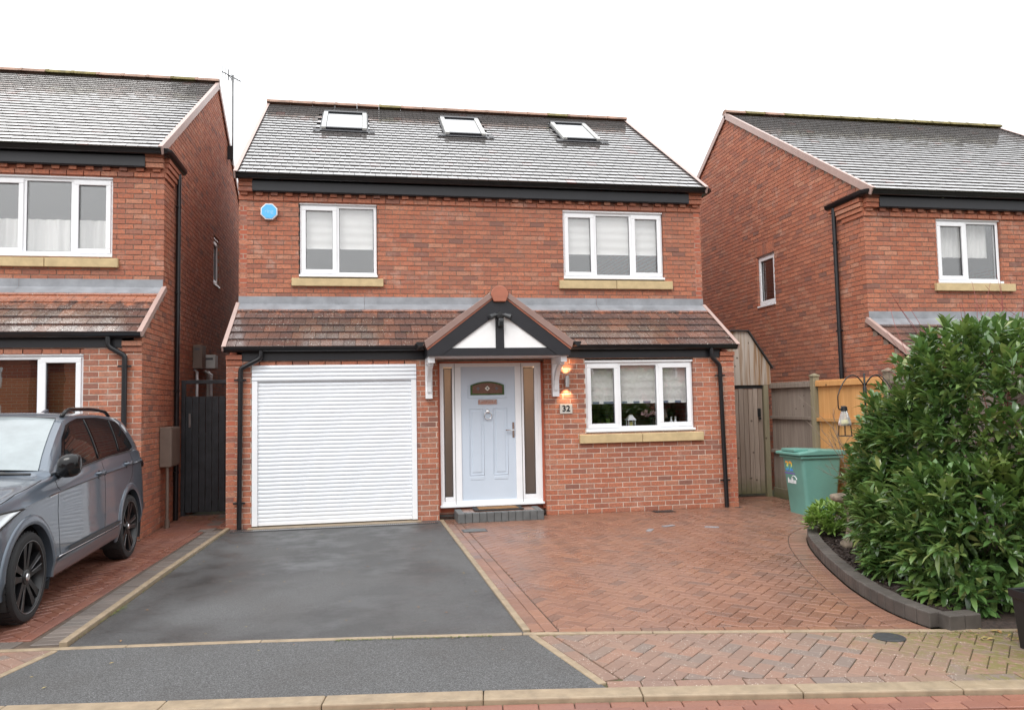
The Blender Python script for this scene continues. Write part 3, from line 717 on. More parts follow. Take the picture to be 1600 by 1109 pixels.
    if det0 or det1:
        xx, sg = (x0, -1) if det0 else (x1, 1)
        for k, (pr, ln) in enumerate(((.02, .55), (.04, .66), (.06, .76), (.075, .85))):
            mb = MB(); mb.box(min(xx, xx+sg*pr), max(xx, xx+sg*pr), yU-.0, yU+ln, ze+.004+k*.075, ze+.069+k*.075); mb.build('corbel_brick', 'brick', h, bevel=.003)
        # verge brick-on-edge band just under the main verge
    return h, walls, dict(eY=eY, eZ=eZ, slope=slope, lY=lY, lZ=lZ, ls=ls, yU=yU, yL=yL, yB=yB, x1=x1, S=rs[1], N=rs[2])
# ================================================================== the main house
SKY = [(1.12, 1.97), (3.43, 4.23), (5.75, 6.53)]
def skip_main(x, p): return any(a-.02 < x < b+.02 for a, b in SKY) and 3.18 < p.y < 4.34
H, WALLS, G = house('brick_house', 'detached red brick house with pale blue front door and white garage door', 0, 7.606, 0, 0, 4.85, 7.92,
    [(.342, 2.639, -1, 2.27), (2.95, 4.55, -1, 2.30), (5.185, 6.925, 1.19, 2.30)],
    [(.90, 2.11, 3.69, 4.885), (5.16, 6.925, 3.70, 4.885)], False, False, [], 1, (-9, 3.0), 60, 240, None, skip_main)
finish_bricks(WALLS, 300)
PF = lambda y: (lambda u, z, dd: (u, y-dd, z))
window(H, PF(1.06), .91, 2.10, 3.735, 4.855, [1.485], {0}, (.79, 2.198, 3.552, 3.69), 4.17)
window(H, PF(1.06), 5.17, 6.917, 3.745, 4.845, [5.72, 6.36], {0, 2}, (5.075, 7.05, 3.545, 3.70, 2), 4.15)
gw = window(H, PF(0), 5.19, 6.92, 1.24, 2.265, [5.725, 6.36], {0, 2}, (5.068, 7.045, 1.045, 1.19, 2), 1.63)
for xa, wd in ((5.33, .10), (5.50, .16), (5.80, .08), (5.98, .10), (6.14, .12), (6.44, .11), (6.66, .10)):
    mb = MB(); mb.box(xa, xa+wd, .124, .126, 1.632, 1.665); mb.build('blind_motif', 'blindprint', gw)
mb = MB(); mb.box(5.2, 6.91, .12, .34, 1.215, 1.262); mb.build('inner_sill', 'upvc', H)
# skylights
S_, N_ = G['S'], G['N']
def on_roof(x, y, dn=0): return Vector((x, y, G['eZ']+(y-G['eY'])*G['slope'])) + N_*dn
for a, b in SKY:
    c = on_roof((a+b)/2, 3.76, 0); sk = empty('skylight', c, parent=H); hw, hl = (b-a)/2-.01, .68
    fr = MB()
    for sx in (-1, 1): fr = MB(); fr.obox(c+Vector((sx*(hw-.04), 0, 0))+N_*.045, Vector((.04, 0, 0)), S_*hl, N_*.03); fr.build('side_frame', 'paleplastic', sk, bevel=.006)
    fr = MB(); fr.obox(c+S_*(hl-.05)+N_*.046, Vector((hw, 0, 0)), S_*.05, N_*.032); fr.build('top_frame', 'fascia', sk, bevel=.006)
    fr = MB(); fr.obox(c-S_*(hl-.04)+N_*.04, Vector((hw-.082, 0, 0)), S_*.035, N_*.024); fr.build('bottom_frame', 'fascia', sk, bevel=.006)
    p = MB(); p.obox(c+N_*.045, Vector((hw-.088, 0, 0)), S_*(hl-.08), N_*.008); p.build('pane', 'glass_sky', sk)
    f = MB(); f.obox(c-S_*(hl+.06)+N_*.028, Vector((hw+.15, 0, 0)), S_*.06, N_*.004); f.obox(c+N_*.022, Vector((hw+.03, 0, 0)), S_*(hl+.02), N_*.004); f.build('flashing_apron', 'fascia', sk)
# garage door
gd = empty('garage_door', (1.49, .08, 0), parent=H)
gx0, gx1 = .345, 2.636
mb = MB(); mb.box(gx0, gx0+.075, -.012, .07, .03, 2.035); mb.build('guide_rail', 'upvc', gd, bevel=.004)
mb = MB(); mb.box(gx1-.075, gx1, -.012, .07, .03, 2.035); mb.build('guide_rail', 'upvc', gd, bevel=.004)
def slat_mesh(L, h, dep):
    mb = MB(); n = 8; pr = [(-.004, 0)]
    for k in range(n+1): t = k/n; pr.append((-.006-dep*math.sin(math.pi*t)**.7, .004+(h-.006)*t))
    pr.append((.012, h)); pr.append((.012, 0)); vs = [(sx*L/2, y, z) for sx in (-1, 1) for y, z in pr]; k = len(pr)
    mb.add(vs, [(i, (i+1) % k, k+(i+1) % k, k+i) for i in range(k)]+[tuple(range(k-1, -1, -1)), tuple(range(k, 2*k))])
    me = bpy.data.meshes.new('slat'); me.from_pydata(mb.v, [], mb.f); me.materials.append(M['garage']); me.polygons.foreach_set('use_smooth', [True]*len(mb.f)); me.set_sharp_from_angle(angle=R(35)); return me
sm = slat_mesh(gx1-gx0-.152, .0548, .008); z = .075
while z < 2.03: inst('slat', sm, Matrix.Translation((1.4905, .035, z)), gd); z += .0555
mb = MB(); mb.box(gx0+.076, gx1-.076, .02, .05, .03, .076); mb.build('bottom_bar', 'upvc', gd, bevel=.004)
sm = slat_mesh(gx1-gx0, .057, .012)
for k in range(4): inst('hood_slat', sm, Matrix.Translation((1.4905, .004, 2.037+k*.0575)), gd)
mb = MB(); mb.box(gx0, gx1, .02, .25, 2.035, 2.268); mb.build('roller_box', 'upvc', gd)
mb = MB(); mb.box(.30, 2.68, -.16, .1, -.05, .016); mb.build('threshold', 'kerb', gd)
dr = MB(); dr.box(.1, 2.9, -.30, -.165, -.05, .009); dro = dr.build('drain_channel', 'castiron', gd)
sl_ = MB()
for k in range(96): sl_.box(.14+k*.0285, .152+k*.0285, -.285, -.185, .009, .012)
sl_.build('grating_bars', 'steel', dro, kind='stuff')
# front door
fd = empty('front_door', (3.75, .1, .19), parent=H)
fy = .12
mb = MB(); rect_ring(mb, 2.985, 4.515, .195, 2.275, .055, fy-.02, fy+.05)
for xm, wd in ((3.235, .065), (4.18, .065)): mb.box(xm-wd, xm+wd, fy-.019, fy+.05, .25, 2.22)
mb.box(3.05, 3.17, fy-.018, fy+.05, .25, .31); mb.box(4.245, 4.46, fy-.018, fy+.05, .25, .31)
mb.build('frame', 'upvc', fd, bevel=.005)
for xm in (3.205, 4.21):
    mb = MB(); mb.box(xm-.003, xm+.003, fy-.024, fy-.015, .2, 2.27); mb.build('frame_seam', 'gaskets', fd)
mb = MB(); mb.box(2.97, 4.53, fy-.07, fy+.05, .165, .197); mb.build('threshold', 'upvc', fd, bevel=.006)
for a, b in ((3.05, 3.168), (4.246, 4.412)):
    mb = MB(); mb.box(a, b, fy+.005, fy+.03, .31, 2.195); mb.build('side_pane', 'frost', fd)
    mb = MB(); rect_ring(mb, a-.003, b+.003, .307, 2.198, .008, fy-.004, fy+.004); mb.build('gasket', 'gaskets', fd)
mb = MB(); mb.box(4.412, 4.46, fy-.0185, fy+.05, .25, 2.22); mb.build('jamb', 'upvc', fd)
X0, X1, Z0, Z1 = 3.298, 4.117, .248, 2.222; dy = fy+.002
mb = MB(); mb.box(X0, X1, dy, dy+.045, Z0, Z1); leaf = mb.build('door_leaf', 'door', fd, bevel=.004)
dw = X1-X0
def moulding(x0, x1, z0, z1, arch=0, t=.018):
    n = 10; top = []
    for k in range(n+1):
        f = k/n; top.append((x0+(x1-x0)*f, z1+arch*(1-(2*f-1)**2)))
    pts = [(x0, z0), (x1, z0)] + top[::-1]
    mb = MB(); path = [(x, dy-.001, z) for x, z in pts]; path.append(path[0]); path.append(path[1]); mb.tube(path, .007, 6, False); return mb
for a, b in ((X0+.125, X0+.335), (X1-.335, X1-.125)):
    moulding(a, b, .62, 1.60).build('panel_moulding', 'door', leaf, smooth=True)
    mb = MB(); mb.box(a+.035, b-.035, dy-.007, dy+.01, .655, 1.565); mb.build('raised_panel', 'door', leaf, bevel=.006)
    mb = MB(); mb.box(a, b, dy-.005, dy+.01, .545, .60); mb.build('raised_panel', 'door', leaf, bevel=.006)
xa, xb = X0+.145, X1-.165
mb = MB(); n = 12; pl = [(xa, 1.80), (xb, 1.80)] + [(xb-(xb-xa)*k/n, 1.945+.055*(1-(2*k/n-1)**2)) for k in range(n+1)]
mb.prism(pl, lambda u, v, dd: (u, dd, v), dy-.012, dy+.002); mb.build('glazing_border', 'stained_green', leaf)
pl = [(xa+.03, 1.822), (xb-.03, 1.822)] + [(xb-.03-(xb-xa-.06)*k/n, 1.93+.048*(1-(2*k/n-1)**2)) for k in range(n+1)]
mb = MB(); mb.prism(pl, lambda u, v, dd: (u, dd, v), dy-.015, dy); mb.build('glazing', 'stained', leaf)
xm = (xa+xb)/2
mb = MB(); mb.prism([(xm-.04, 1.895), (xm, 1.86), (xm+.04, 1.895), (xm, 1.935)], lambda u, v, dd: (u, dd, v), dy-.0175, dy-.012); mb.build('leaded_diamond', 'paper', leaf)
mb = MB(); mb.prism([(xm-.016, 1.895), (xm, 1.876), (xm+.016, 1.895), (xm, 1.918)], lambda u, v, dd: (u, dd, v), dy-.0185, dy-.012); mb.build('leaded_diamond', 'gaskets', leaf)
for xx in (xm-.14, xm+.14): 
    mb = MB(); mb.prism([(xx-.028, 1.895), (xx, 1.865), (xx+.028, 1.895), (xx, 1.925)], lambda u, v, dd: (u, dd, v), dy-.017, dy-.012); mb.build('leaded_diamond', 'gaskets', leaf)
moulding(xa-.035, xb+.035, 1.755, 1.945, .06).build('panel_moulding', 'door', leaf, smooth=True)
mb = MB(); mb.box(xm-.145, xm+.145, dy-.016, dy+.004, 1.655, 1.735); lp = mb.build('letter_plate', 'chrome', leaf, bevel=.012)
mb = MB(); mb.box(xm-.11, xm+.11, dy-.024, dy-.012, 1.675, 1.718); mb.build('letter_flap', 'chrome', lp, bevel=.006)
kn = MB(); kz = 1.50
kn.lathe([(0, .03), (.022, .026), (.034, .012), (.036, 0)], (xm, dy, kz+.055), 16, (0, -1, 0))
kn.tube([(xm+.055*math.sin(2*math.pi*k/20), dy-.028, kz-.008+.055*math.cos(2*math.pi*k/20)) for k in range(22)], .008, 8, False)
kn.build('door_knocker', 'chrome', leaf, smooth=True)
hd = MB(); hx = X1-.035; hd.box(hx-.016, hx+.016, dy-.012, dy, 1.16, 1.385); hd.tube([(hx, dy, 1.27), (hx, dy-.05, 1.27), (hx-.02, dy-.055, 1.27), (hx-.125, dy-.055, 1.272)], .009, 8); hd.build('door_handle', 'chrome', leaf, smooth=40)
mb = MB(); mb.box(2.951, 4.549, .175, .24, 0, .165); mb.build('door_plinth', 'brickflat', H)
for a, b in ((2.951, 2.985), (4.515, 4.549)):
    mb = MB(); mb.box(a, b, .10, .2, .1, 2.3); mb.build('door_reveal', 'dpc', H)
mb = MB(); mb.box(2.951, 4.549, .10, .2, 2.2755, 2.2995); mb.build('door_head', 'dpc', H)
# hall behind the side panes, with the lit lamp that glows through them
for q in ((2.94, 2.97, .172, 2.4, .1, 2.3), (4.53, 4.56, .172, 2.4, .1, 2.3), (2.97, 4.53, 2.4, 2.43, .1, 2.3), (2.97, 4.53, .171, 2.4, 2.235, 2.30)): mb = MB(); mb.box(*q); mb.build('hall_partition', 'room', H)
hl_ = empty('ceiling_lamp', (3.75, .75, 2.05), 'small round lamp lit in the hall behind the front door', 'lamp')
mb = MB(); mb.lathe([(0, .1), (.05, .085), (.07, .05), (.05, .012), (0, 0)], (3.75, .75, 2.05), 16); mb.build('globe', 'paper', hl_, smooth=True)
mb = MB(); mb.tube([(3.75, .75, 2.15), (3.75, .75, 2.235)], .006, 6); mb.build('flex', 'upvc', hl_)
lp_ = bpy.data.lights.new('hall bulb', 'POINT'); lp_.energy = 26; lp_.color = (1, .66, .42); lp_.shadow_soft_size = .08; lo_ = bpy.data.objects.new('hall_bulb', lp_); COL.objects.link(lo_); lo_.location = (0, -.12, .02); lo_.parent = hl_
# canopy over the door
CX, YF = 3.77, -.65; cn = empty('porch_canopy', (CX, YF, 2.33), parent=H)
sl36 = .729
def zt(x, off): return off - abs(x-CX)*sl36
# roof slopes (thin slabs with plain tiles) running back to the lean-to
for sg in (-1, 1):
    mb = MB(); e = CX+sg*1.05
    tp, bt = 3.275, 3.235
    yb = lambda z: G['lY'] + max(0, (z-G['lZ']))/G['ls']
    P0 = (CX, YF-.02, tp); P1 = (e, YF-.02, zt(e, tp)); P2 = (e, max(-.1, yb(zt(e, tp))), zt(e, tp)); P3 = (CX, 1.05, tp)
    Q = [(x, y, z-.045) for x, y, z in (P0, P1, P2, P3)]
    mb.add([P0, P1, P2, P3]+Q, [(0, 1, 2, 3), (7, 6, 5, 4), (0, 4, 5, 1), (1, 5, 6, 2), (2, 6, 7, 3)]); mb.build('canopy_roof', 'tile_low', cn)
    # verge trim, barge board
    mb = MB(); ee = CX+sg*1.062
    pts = [(CX+sg*.10, zt(CX+sg*.10, 3.315)), (ee, zt(ee, 3.315)), (ee-sg*.03, zt(ee, 3.215)), (CX+sg*.10, zt(CX+sg*.10, 3.225))]
    mb.prism(pts if sg < 0 else pts[::-1], lambda u, v, dd: (u, dd, v), YF-.05, YF+.03); mb.build('verge_trim', 'verge_brown', cn, bevel=.004)
    mb = MB(); pts = [(CX+sg*.08, zt(CX+sg*.08, 3.228)), (ee-sg*.03, zt(ee, 3.22)), (ee-sg*.05, zt(ee, 3.195)), (CX+sg*.08, zt(CX+sg*.08, 3.20))]
    mb.prism(pts if sg < 0 else pts[::-1], lambda u, v, dd: (u, dd, v), YF-.034, YF+.02); mb.build('verge_lip', 'terracotta', cn)
    mb = MB(); e2 = CX+sg*1.015
    pts = [(CX, 3.20), (e2, zt(e2, 3.20)), (e2, 2.337), (CX+sg*.83, 2.337), (CX, 2.945)]
    mb.prism(pts if sg < 0 else pts[::-1], lambda u, v, dd: (u, dd, v), YF-.024, YF+.012); mb.build('barge_board', 'fascia', cn, bevel=.002)
    # gutter at the canopy eaves
    gx = CX+sg*1.115; gutter(cn, [(gx, YF-.06, 2.53), (gx, -.16, 2.53)] if sg > 0 else [(gx, -.16, 2.53), (gx, YF-.06, 2.53)], .052, 'canopy_gutter')
    # gallows bracket
    bx = 2.815 if sg < 0 else 4.705; br = empty('gallows_bracket', (bx, -.05, 1.76), parent=cn)
    mb = MB(); mb.box(bx-.05, bx+.05, -.085, -.002, 1.755, 2.33); mb.build('post', 'upvc', br, bevel=.005)
    mb = MB(); mb.box(bx-.045, bx+.045, -.60, -.086, 2.245, 2.33); mb.build('arm', 'upvc', br, bevel=.005)
    mb = MB(); n = 8; cur = []
    for k in range(n+1):
        t = k/n; p = Vector((0, -.08, 1.86))*(1-t)**2 + Vector((0, -.12, 2.19))*2*t*(1-t) + Vector((0, -.50, 2.25))*t*t; cur.append(p)
    for k in range(n):
        a, b = cur[k], cur[k+1]; dd = (b-a); L = dd.length; dd.normalize(); nn = Vector((0, dd.z, -dd.y)); mb.obox((a+b)/2+Vector((bx, 0, 0)), Vector((.032, 0, 0)), dd*(L/2+.004), nn*.032)
    mb.build('brace', 'upvc', br)
mb = MB(); mb.prism([(CX-.80, 2.43), (CX-.055, 2.43), (CX-.055, 2.95), (CX-.075, 2.95)], lambda u, v, dd: (u, dd, v), YF-.004, YF+.02); mb.build('render_panel', 'render', cn)
mb = MB(); mb.prism([(CX+.055, 2.43), (CX+.80, 2.43), (CX+.075, 2.95), (CX+.055, 2.95)], lambda u, v, dd: (u, dd, v), YF-.004, YF+.02); mb.build('render_panel', 'render', cn)
mb = MB(); mb.box(CX-.06, CX+.06, YF-.018, YF+.012, 2.44, 2.96); mb.build('king_post', 'fascia', cn, bevel=.002)
mb = MB(); mb.box(CX-.84, CX+.84, YF-.016, YF+.02, 2.337, 2.447); mb.build('tie_beam', 'fascia', cn, bevel=.002)
mb = MB(); mb.box(CX-1.0, CX+1.0, YF+.02, -.002, 2.332, 2.35); mb.build('soffit', 'upvc', cn)
for sg in (-1, 1):
    mb = MB(); e = CX+sg*1.0; mb.box(min(e, e+sg*.012), max(e, e+sg*.012), YF+.02, -.03, 2.333, 2.50); mb.build('eaves_board', 'fascia', cn)
mb = MB(); pl = [(CX-.085, 3.09), (CX+.085, 3.09), (CX+.125, 3.19)] + [(CX+.125*math.cos(a), 3.195+.125*math.sin(a)) for a in np.linspace(.05, math.pi-.05, 12)] + [(CX-.125, 3.19)]
mb.prism(pl, lambda u, v, dd: (u, dd, v), YF-.075, YF-.03); mb.build('ridge_end_cap', 'terracotta', cn, bevel=.01)
n = 4
for i in range(n):
    a = YF-.06+i*.43; mb = MB(); vs = []; sg_ = 10
    for yy, rr in ((a, .132), (a+.42, .127)):
        for k in range(sg_+1): an = math.pi*k/sg_; vs.append((CX+rr*math.cos(an), yy, 3.19+rr*math.sin(an)))
    mb.add(vs, [(k, k+1, sg_+2+k, sg_+1+k) for k in range(sg_)]); mb.build('ridge_tile', 'ridge', cn, smooth=True)
# downpipes
downpipe(H, [(.475, -.085, 2.47), (.475, -.085, 2.36), (.20, -.052, 2.22), (.185, -.05, .01)], (2.06, .36), (0, -1, 0))
downpipe(H, [(7.20, -.085, 2.47), (7.20, -.085, 2.33), (7.345, -.052, 2.20), (7.385, -.05, .01)], (2.04, .42), (0, -1, 0))
# things on the house
ab = empty('alarm_box', (.455, 1.0, 4.58), 'blue octagonal alarm box with white rim on upper brick wall', 'alarm box')
oc = lambda r, dz_=0: [(.455+r*math.cos(math.pi/8+k*math.pi/4), 4.707+r*math.sin(math.pi/8+k*math.pi/4)) for k in range(8)]
mb = MB(); mb.prism(oc(.135), lambda u, v, dd: (u, dd, v), 1.0, 1.058); mb.build('casing', 'upvc', ab, bevel=.006)
mb = MB(); mb.prism(oc(.118), lambda u, v, dd: (u, dd, v), .992, 1.0); mb.build('cover', 'alarm', ab, bevel=.003)
v, f = text_mesh('ring', .085, .001, .0); mb = MB(); mb.add([(.455+x, .9905, 4.707+y) for x, y, z in v], f); mb.build('lettering', 'alarmtext', ab)
wl = empty('wall_light', (4.88, -.06, 1.9), 'lit steel up and down light on brick wall by canopy', 'wall light')
mb = MB(); mb.lathe([(.024, 0), (.032, 0), (.032, .17), (.024, .17)], (4.88, -.075, 1.895), 20); mb.build('tube_body', 'steel', wl, smooth=40)
mb = MB(); mb.box(4.855, 4.905, -.05, -.002, 1.94, 2.02); mb.build('wall_mount', 'steel', wl, bevel=.004)
for z, dirz in ((2.04, 1), (1.92, -1)):
    mb = MB(); mb.lathe([(0, 0), (.02, .002), (.023, .006)], (4.88, -.075, z), 12); mb.build('bulb', 'paper', wl)
    L_ = bpy.data.lights.new('wall light bulb', 'SPOT'); L_.energy = 7.5; L_.color = (1, .66, .36); L_.spot_size = R(100); L_.spot_blend = .8; L_.shadow_soft_size = .02
    lo_ = bpy.data.objects.new('wall_light_bulb', L_); COL.objects.link(lo_); lo_.parent = wl; lo_.location = (0, .0, z-1.9+dirz*.03)
    lo_.rotation_euler = ((math.pi-.25) if dirz > 0 else .25, 0, 0)
pq = empty('house_number_plaque', (4.87, -.01, 1.5), 'small pale slate plaque with black number 32', 'plaque')
mb = MB(); mb.box(4.775, 4.968, -.016, -.001, 1.498, 1.638); mb.build('plate', 'paleplastic', pq, bevel=.004)
v, f = text_mesh('32', .125, .002, .004); mb = MB(); mb.add([(4.871+x, -.018, 1.57+y) for x, y, z in v], f); mb.build('numerals', 'black', pq)
sc_ = empty('security_camera', (CX, YF-.06, 2.75), 'grey floodlight security camera at the peak of porch canopy', 'camera')
mb = MB(); mb.lathe([(0, .05), (.05, .045), (.055, .02), (.055, 0)], (CX, YF-.026, 2.90), 14, (0, -1, 0)); mb.build('mount', 'iron', sc_, smooth=40)
for sg in (-1, 1):
    mb = MB(); a = Vector((sg*.8, -.35, -.35)).normalized(); c = Vector((CX+sg*.11, YF-.08, 2.885))
    mb.tube([(CX+sg*.03, YF-.06, 2.91), tuple(c)], .014, 8); mb.lathe([(0, -.06), (.03, -.055), (.036, 0), (.042, .045), (.034, .05), (0, .05)], c, 14, a); mb.build('floodlight', 'iron' if False else 'castiron', sc_, smooth=40)
mb = MB(); mb.box(CX-.03, CX+.045, YF-.12, YF-.05, 2.74, 2.85); mb.build('camera_body', 'castiron', sc_, bevel=.012)
mb = MB(); mb.box(CX-.02, CX+.03, YF-.125, YF-.118, 2.75, 2.81); mb.build('camera_lens', 'glossblack', sc_)
# on the inner sill of the ground floor window
def on_sill(name, label, cat, x, y=.23): return empty(name, (x, y, 1.263), label, cat)
s = on_sill('lantern', 'white lantern with sloping lid on the ground floor window sill', 'lantern', 5.965)
mb = MB(); mb.box(5.905, 6.025, .17, .29, 1.264, 1.278); mb.box(5.908, 5.918, .172, .182, 1.278, 1.37); mb.box(6.012, 6.022, .172, .182, 1.278, 1.37); mb.box(5.908, 5.918, .278, .288, 1.278, 1.37); mb.box(6.012, 6.022, .278, .288, 1.278, 1.37); mb.build('body', 'upvc', s)
mb = MB(); mb.lathe([(.10, 1.37), (.085, 1.39), (.045, 1.43), (.04, 1.45), (0, 1.455)], (5.965, .23, 0), 4); mb.build('lid', 'upvc', s)
mb = MB(); mb.lathe([(0, 1.28), (.03, 1.28), (.03, 1.345), (0, 1.35)], (5.965, .23, 0), 12); mb.build('candle', 'seed', s)
s = on_sill('flower_vase', 'dark vase of pink flowers behind the ground floor window', 'vase', 6.33)
mb = MB(); mb.lathe([(0, 1.264), (.035, 1.265), (.05, 1.31), (.035, 1.38), (.045, 1.41)], (6.33, .25, 0), 14); mb.build('vase', 'glossblack', s, smooth=True)
mb = MB()
for k in range(14):
    c = Vector((6.33+random.gauss(0, .075), .25+random.gauss(0, .03), 1.47+random.gauss(0, .022)))
    for j in range(7):
        a = Vector((random.gauss(0, 1), random.gauss(0, 1), random.gauss(0, 1))).normalized()*.028; b = a.orthogonal().normalized()*.02
        mb.add([c, c+a+b, c+a*1.5, c+a-b], [(0, 1, 2, 3)])
mb.build('blooms', 'pink', s)
for k, (x, nm) in enumerate(((6.62, 'left of the white bottle pair behind the ground floor window'), (6.69, 'right of the white bottle pair behind the ground floor window'))):
    s = on_sill('bottle', nm, 'bottle', x); s['group'] = 'white bottles on the window sill'
    mb = MB(); mb.lathe([(0, 1.264), (.024, 1.265), (.026, 1.33), (.012, 1.365), (.011, 1.385), (.015, 1.387), (.015, 1.41), (0, 1.412)], (x, .20, 0), 12); mb.build('flask', 'upvc', s, smooth=40)
    mb = MB(); mb.lathe([(.016, 1.39), (.016, 1.413), (0, 1.414)], (x, .20, 0), 12); mb.build('cap', 'paleplastic', s)
s = on_sill('potted_plant', 'small potted plant in white pot behind the window', 'pot plant', 5.60)
mb = MB(); mb.lathe([(0, 1.264), (.035, 1.264), (.045, 1.325), (.04, 1.326), (0, 1.32)], (5.60, .24, 0), 14); mb.build('pot', 'upvc', s, smooth=40)
mb = MB()
for k in range(26):
    an = random.uniform(0, 6.28); a = Vector((math.cos(an)*.5, math.sin(an)*.4, random.uniform(.5, 1))).normalized()*random.uniform(.06, .1); b = a.cross(Vector((0, 0, 1))).normalized()*.012; c = Vector((5.60, .24, 1.32))
    mb.add([c, c+a*.6+b, c+a, c+a*.6-b], [(0, 1, 2, 3)])
mb.build('foliage', 'lime', s)
# step and mat
st = empty('doorstep', (3.83, -.05, 0), 'low doorstep edged in charcoal blocks below the blue door', 'doorstep')
sx0, sx1, sy0, sy1, sh = 3.17, 4.41, -.42, .16, .14
nbk = 12; bw = (sx1-sx0)/nbk
for i in range(nbk):
    mb = MB(); mb.box(sx0+i*bw+.002, sx0+(i+1)*bw-.002, sy0+random.uniform(-.002, .002), sy0+.10, 0, sh+random.uniform(-.002, .001)); mb.build('edging_block', 'step', st, bevel=.008)
for sxx in (sx0, sx1-.1):
    for j in range(3):
        mb = MB(); mb.box(sxx, sxx+.1, sy0+.102+j*.13, sy0+.228+j*.13, 0, sh); mb.build('edging_block', 'step', st, bevel=.008)
for i in range(10):
    for j in range(3):
        a = sx0+.102+i*.1037; mb = MB(); mb.box(a, a+.101, sy0+.103+j*.13, sy0+.23+j*.13, 0, sh-.003); mb.build('infill_block', 'paver', st, bevel=.004)
dm = empty('doormat', (3.80, -.02, sh), 'black rubber doormat with brown coir centre on doorstep', 'doormat')
mb = MB(); mb.box(3.43, 4.15, -.27, .09, sh+.001, sh+.016); mb.build('rubber_border', 'rubber', dm, bevel=.005)
mb = MB(); mb.box(3.50, 4.08, -.21, .04, sh+.016, sh+.022); mb.build('coir_centre', 'coir', dm, bevel=.003)

# ================================================================== neighbouring houses
LX0, LYL, LDZ = -8.566, -.53, .16
HL, WL, GL = house('neighbouring_house', 'brick house behind the grey car with aerial on its gable', LX0, 7.606, LYL, LDZ, 4.6, 8.19,
    [(5.19, 6.90, 1.36, 2.42)], [(5.165, 6.91, 3.88, 5.04)], False, True, [(4.80, 5.38, 4.06, 5.0)], 1, (-9, 99), 200, 100, low_skip_z=1.6, gable_pick=(-9, 99))
finish_bricks(WL, 300)
PL = lambda y: (lambda u, z, dd: (LX0+u, y-dd, z))
wn = window(HL, PL(.53), 5.175, 6.90, 3.90, 5.01, [5.73, 6.37], {0, 2}, (5.075, 7.0, 3.715, 3.862, 2), None)
def net_curtain(parent, P, x0, x1, z0, z1):
    mb = MB(); n = 60; vs = []
    for k in range(n+1):
        u = x0+(x1-x0)*k/n; dd = -.24-.02*math.sin(k*1.3)-.012*math.sin(k*.53); vs += [P(u, z0, dd), P(u, z1, dd)]
    mb.add(vs, [(2*k, 2*k+2, 2*k+3, 2*k+1) for k in range(n)]); mb.build('net_curtain', 'blind', parent, smooth=True)
net_curtain(wn, PL(.53), 5.2, 6.88, 3.9, 4.45)
wn = window(HL, PL(-.53), 5.20, 6.89, 1.39, 2.39, [5.73, 6.37], {2}, (5.07, 7.0, 1.20, 1.345, 2), None)
for a, b, zt_ in ((5.77, 6.30, 2.10), (6.44, 6.80, 2.17)):
    k = 0; z = zt_
    while z > 1.42:
        mb = MB(); boxP(mb, PL(-.53), a, b, z, z+.004, -.21, -.175); mb.build('blind_slat', 'wood_new', wn); z -= .026
window(HL, WL[-1].P, 4.80, 5.38, 4.09, 4.97, [], {0}, None, None)
mb = MB(); mb.box(LX0, LX0+7.6, -.9, .5, -.02, -.01)
downpipe(HL, [(-.905, 1.18, 5.30), (-.905, 1.18, 5.2), (-.92, 1.19, .01)], (4.78, 3.45, 1.95, .72), (1, 0, 0), .036)
downpipe(HL, [(-1.35, -.615, 2.63), (-1.35, -.615, 2.5), (-1.155, -.582, 2.38), (-1.165, -.58, .01)], (2.24, .5), (0, -1, 0))
mt = empty('meter_box', (-.89, .62, .85), 'brown gas meter box on side wall with pipe to ground', 'meter box')
mb = MB(); mb.box(-.957, -.80, .36, .90, .86, 1.42); mb.build('cabinet', 'meter', mt, bevel=.01)
mb = MB(); mb.box(-.81, -.795, .38, .88, .88, 1.40); mb.build('door', 'meter', mt, bevel=.006)
mb = MB(); mb.tube([(-.86, .42, .86), (-.86, .42, .0)], .022, 10); mb.tube([(-.86, .42, .12), (-.86, .42, .0)], .034, 10); mb.build('service_pipe', 'meter', mt, smooth=40)
# aerial
ae = empty('tv_aerial', (-.86, 5.75, 7.0), 'television aerial on a tall pole bracketed to the gable', 'aerial')
mb = MB(); mb.tube([(-.86, 5.75, 6.85), (-.86, 5.75, 8.82)], .02, 8); mb.build('pole', 'pole', ae, smooth=40)
mb = MB(); mb.box(-.955, -.84, 5.69, 5.70, 6.95, 7.25); mb.box(-.95, -.85, 5.70, 5.80, 6.98, 7.0); mb.box(-.95, -.85, 5.70, 5.80, 7.2, 7.22); mb.build('bracket', 'iron', ae)
mb = MB(); mb.tube([(-1.05, 5.55, 8.80), (-.72, 5.88, 8.74)], .011, 6); mb.tube([(-.86, 5.75, 8.7), (-.95, 5.66, 8.79)], .008, 5); mb.build('boom', 'iron', ae)
mb = MB()
for k in range(7):
    t = k/6; c = Vector((-1.04, 5.56, 8.797)).lerp(Vector((-.73, 5.87, 8.742)), t); h_ = .14-.01*k; mb.tube([c-Vector((0, 0, h_)), c+Vector((0, 0, h_))], .005 if k != 2 else .011, 5)
mb.build('elements', 'iron', ae)
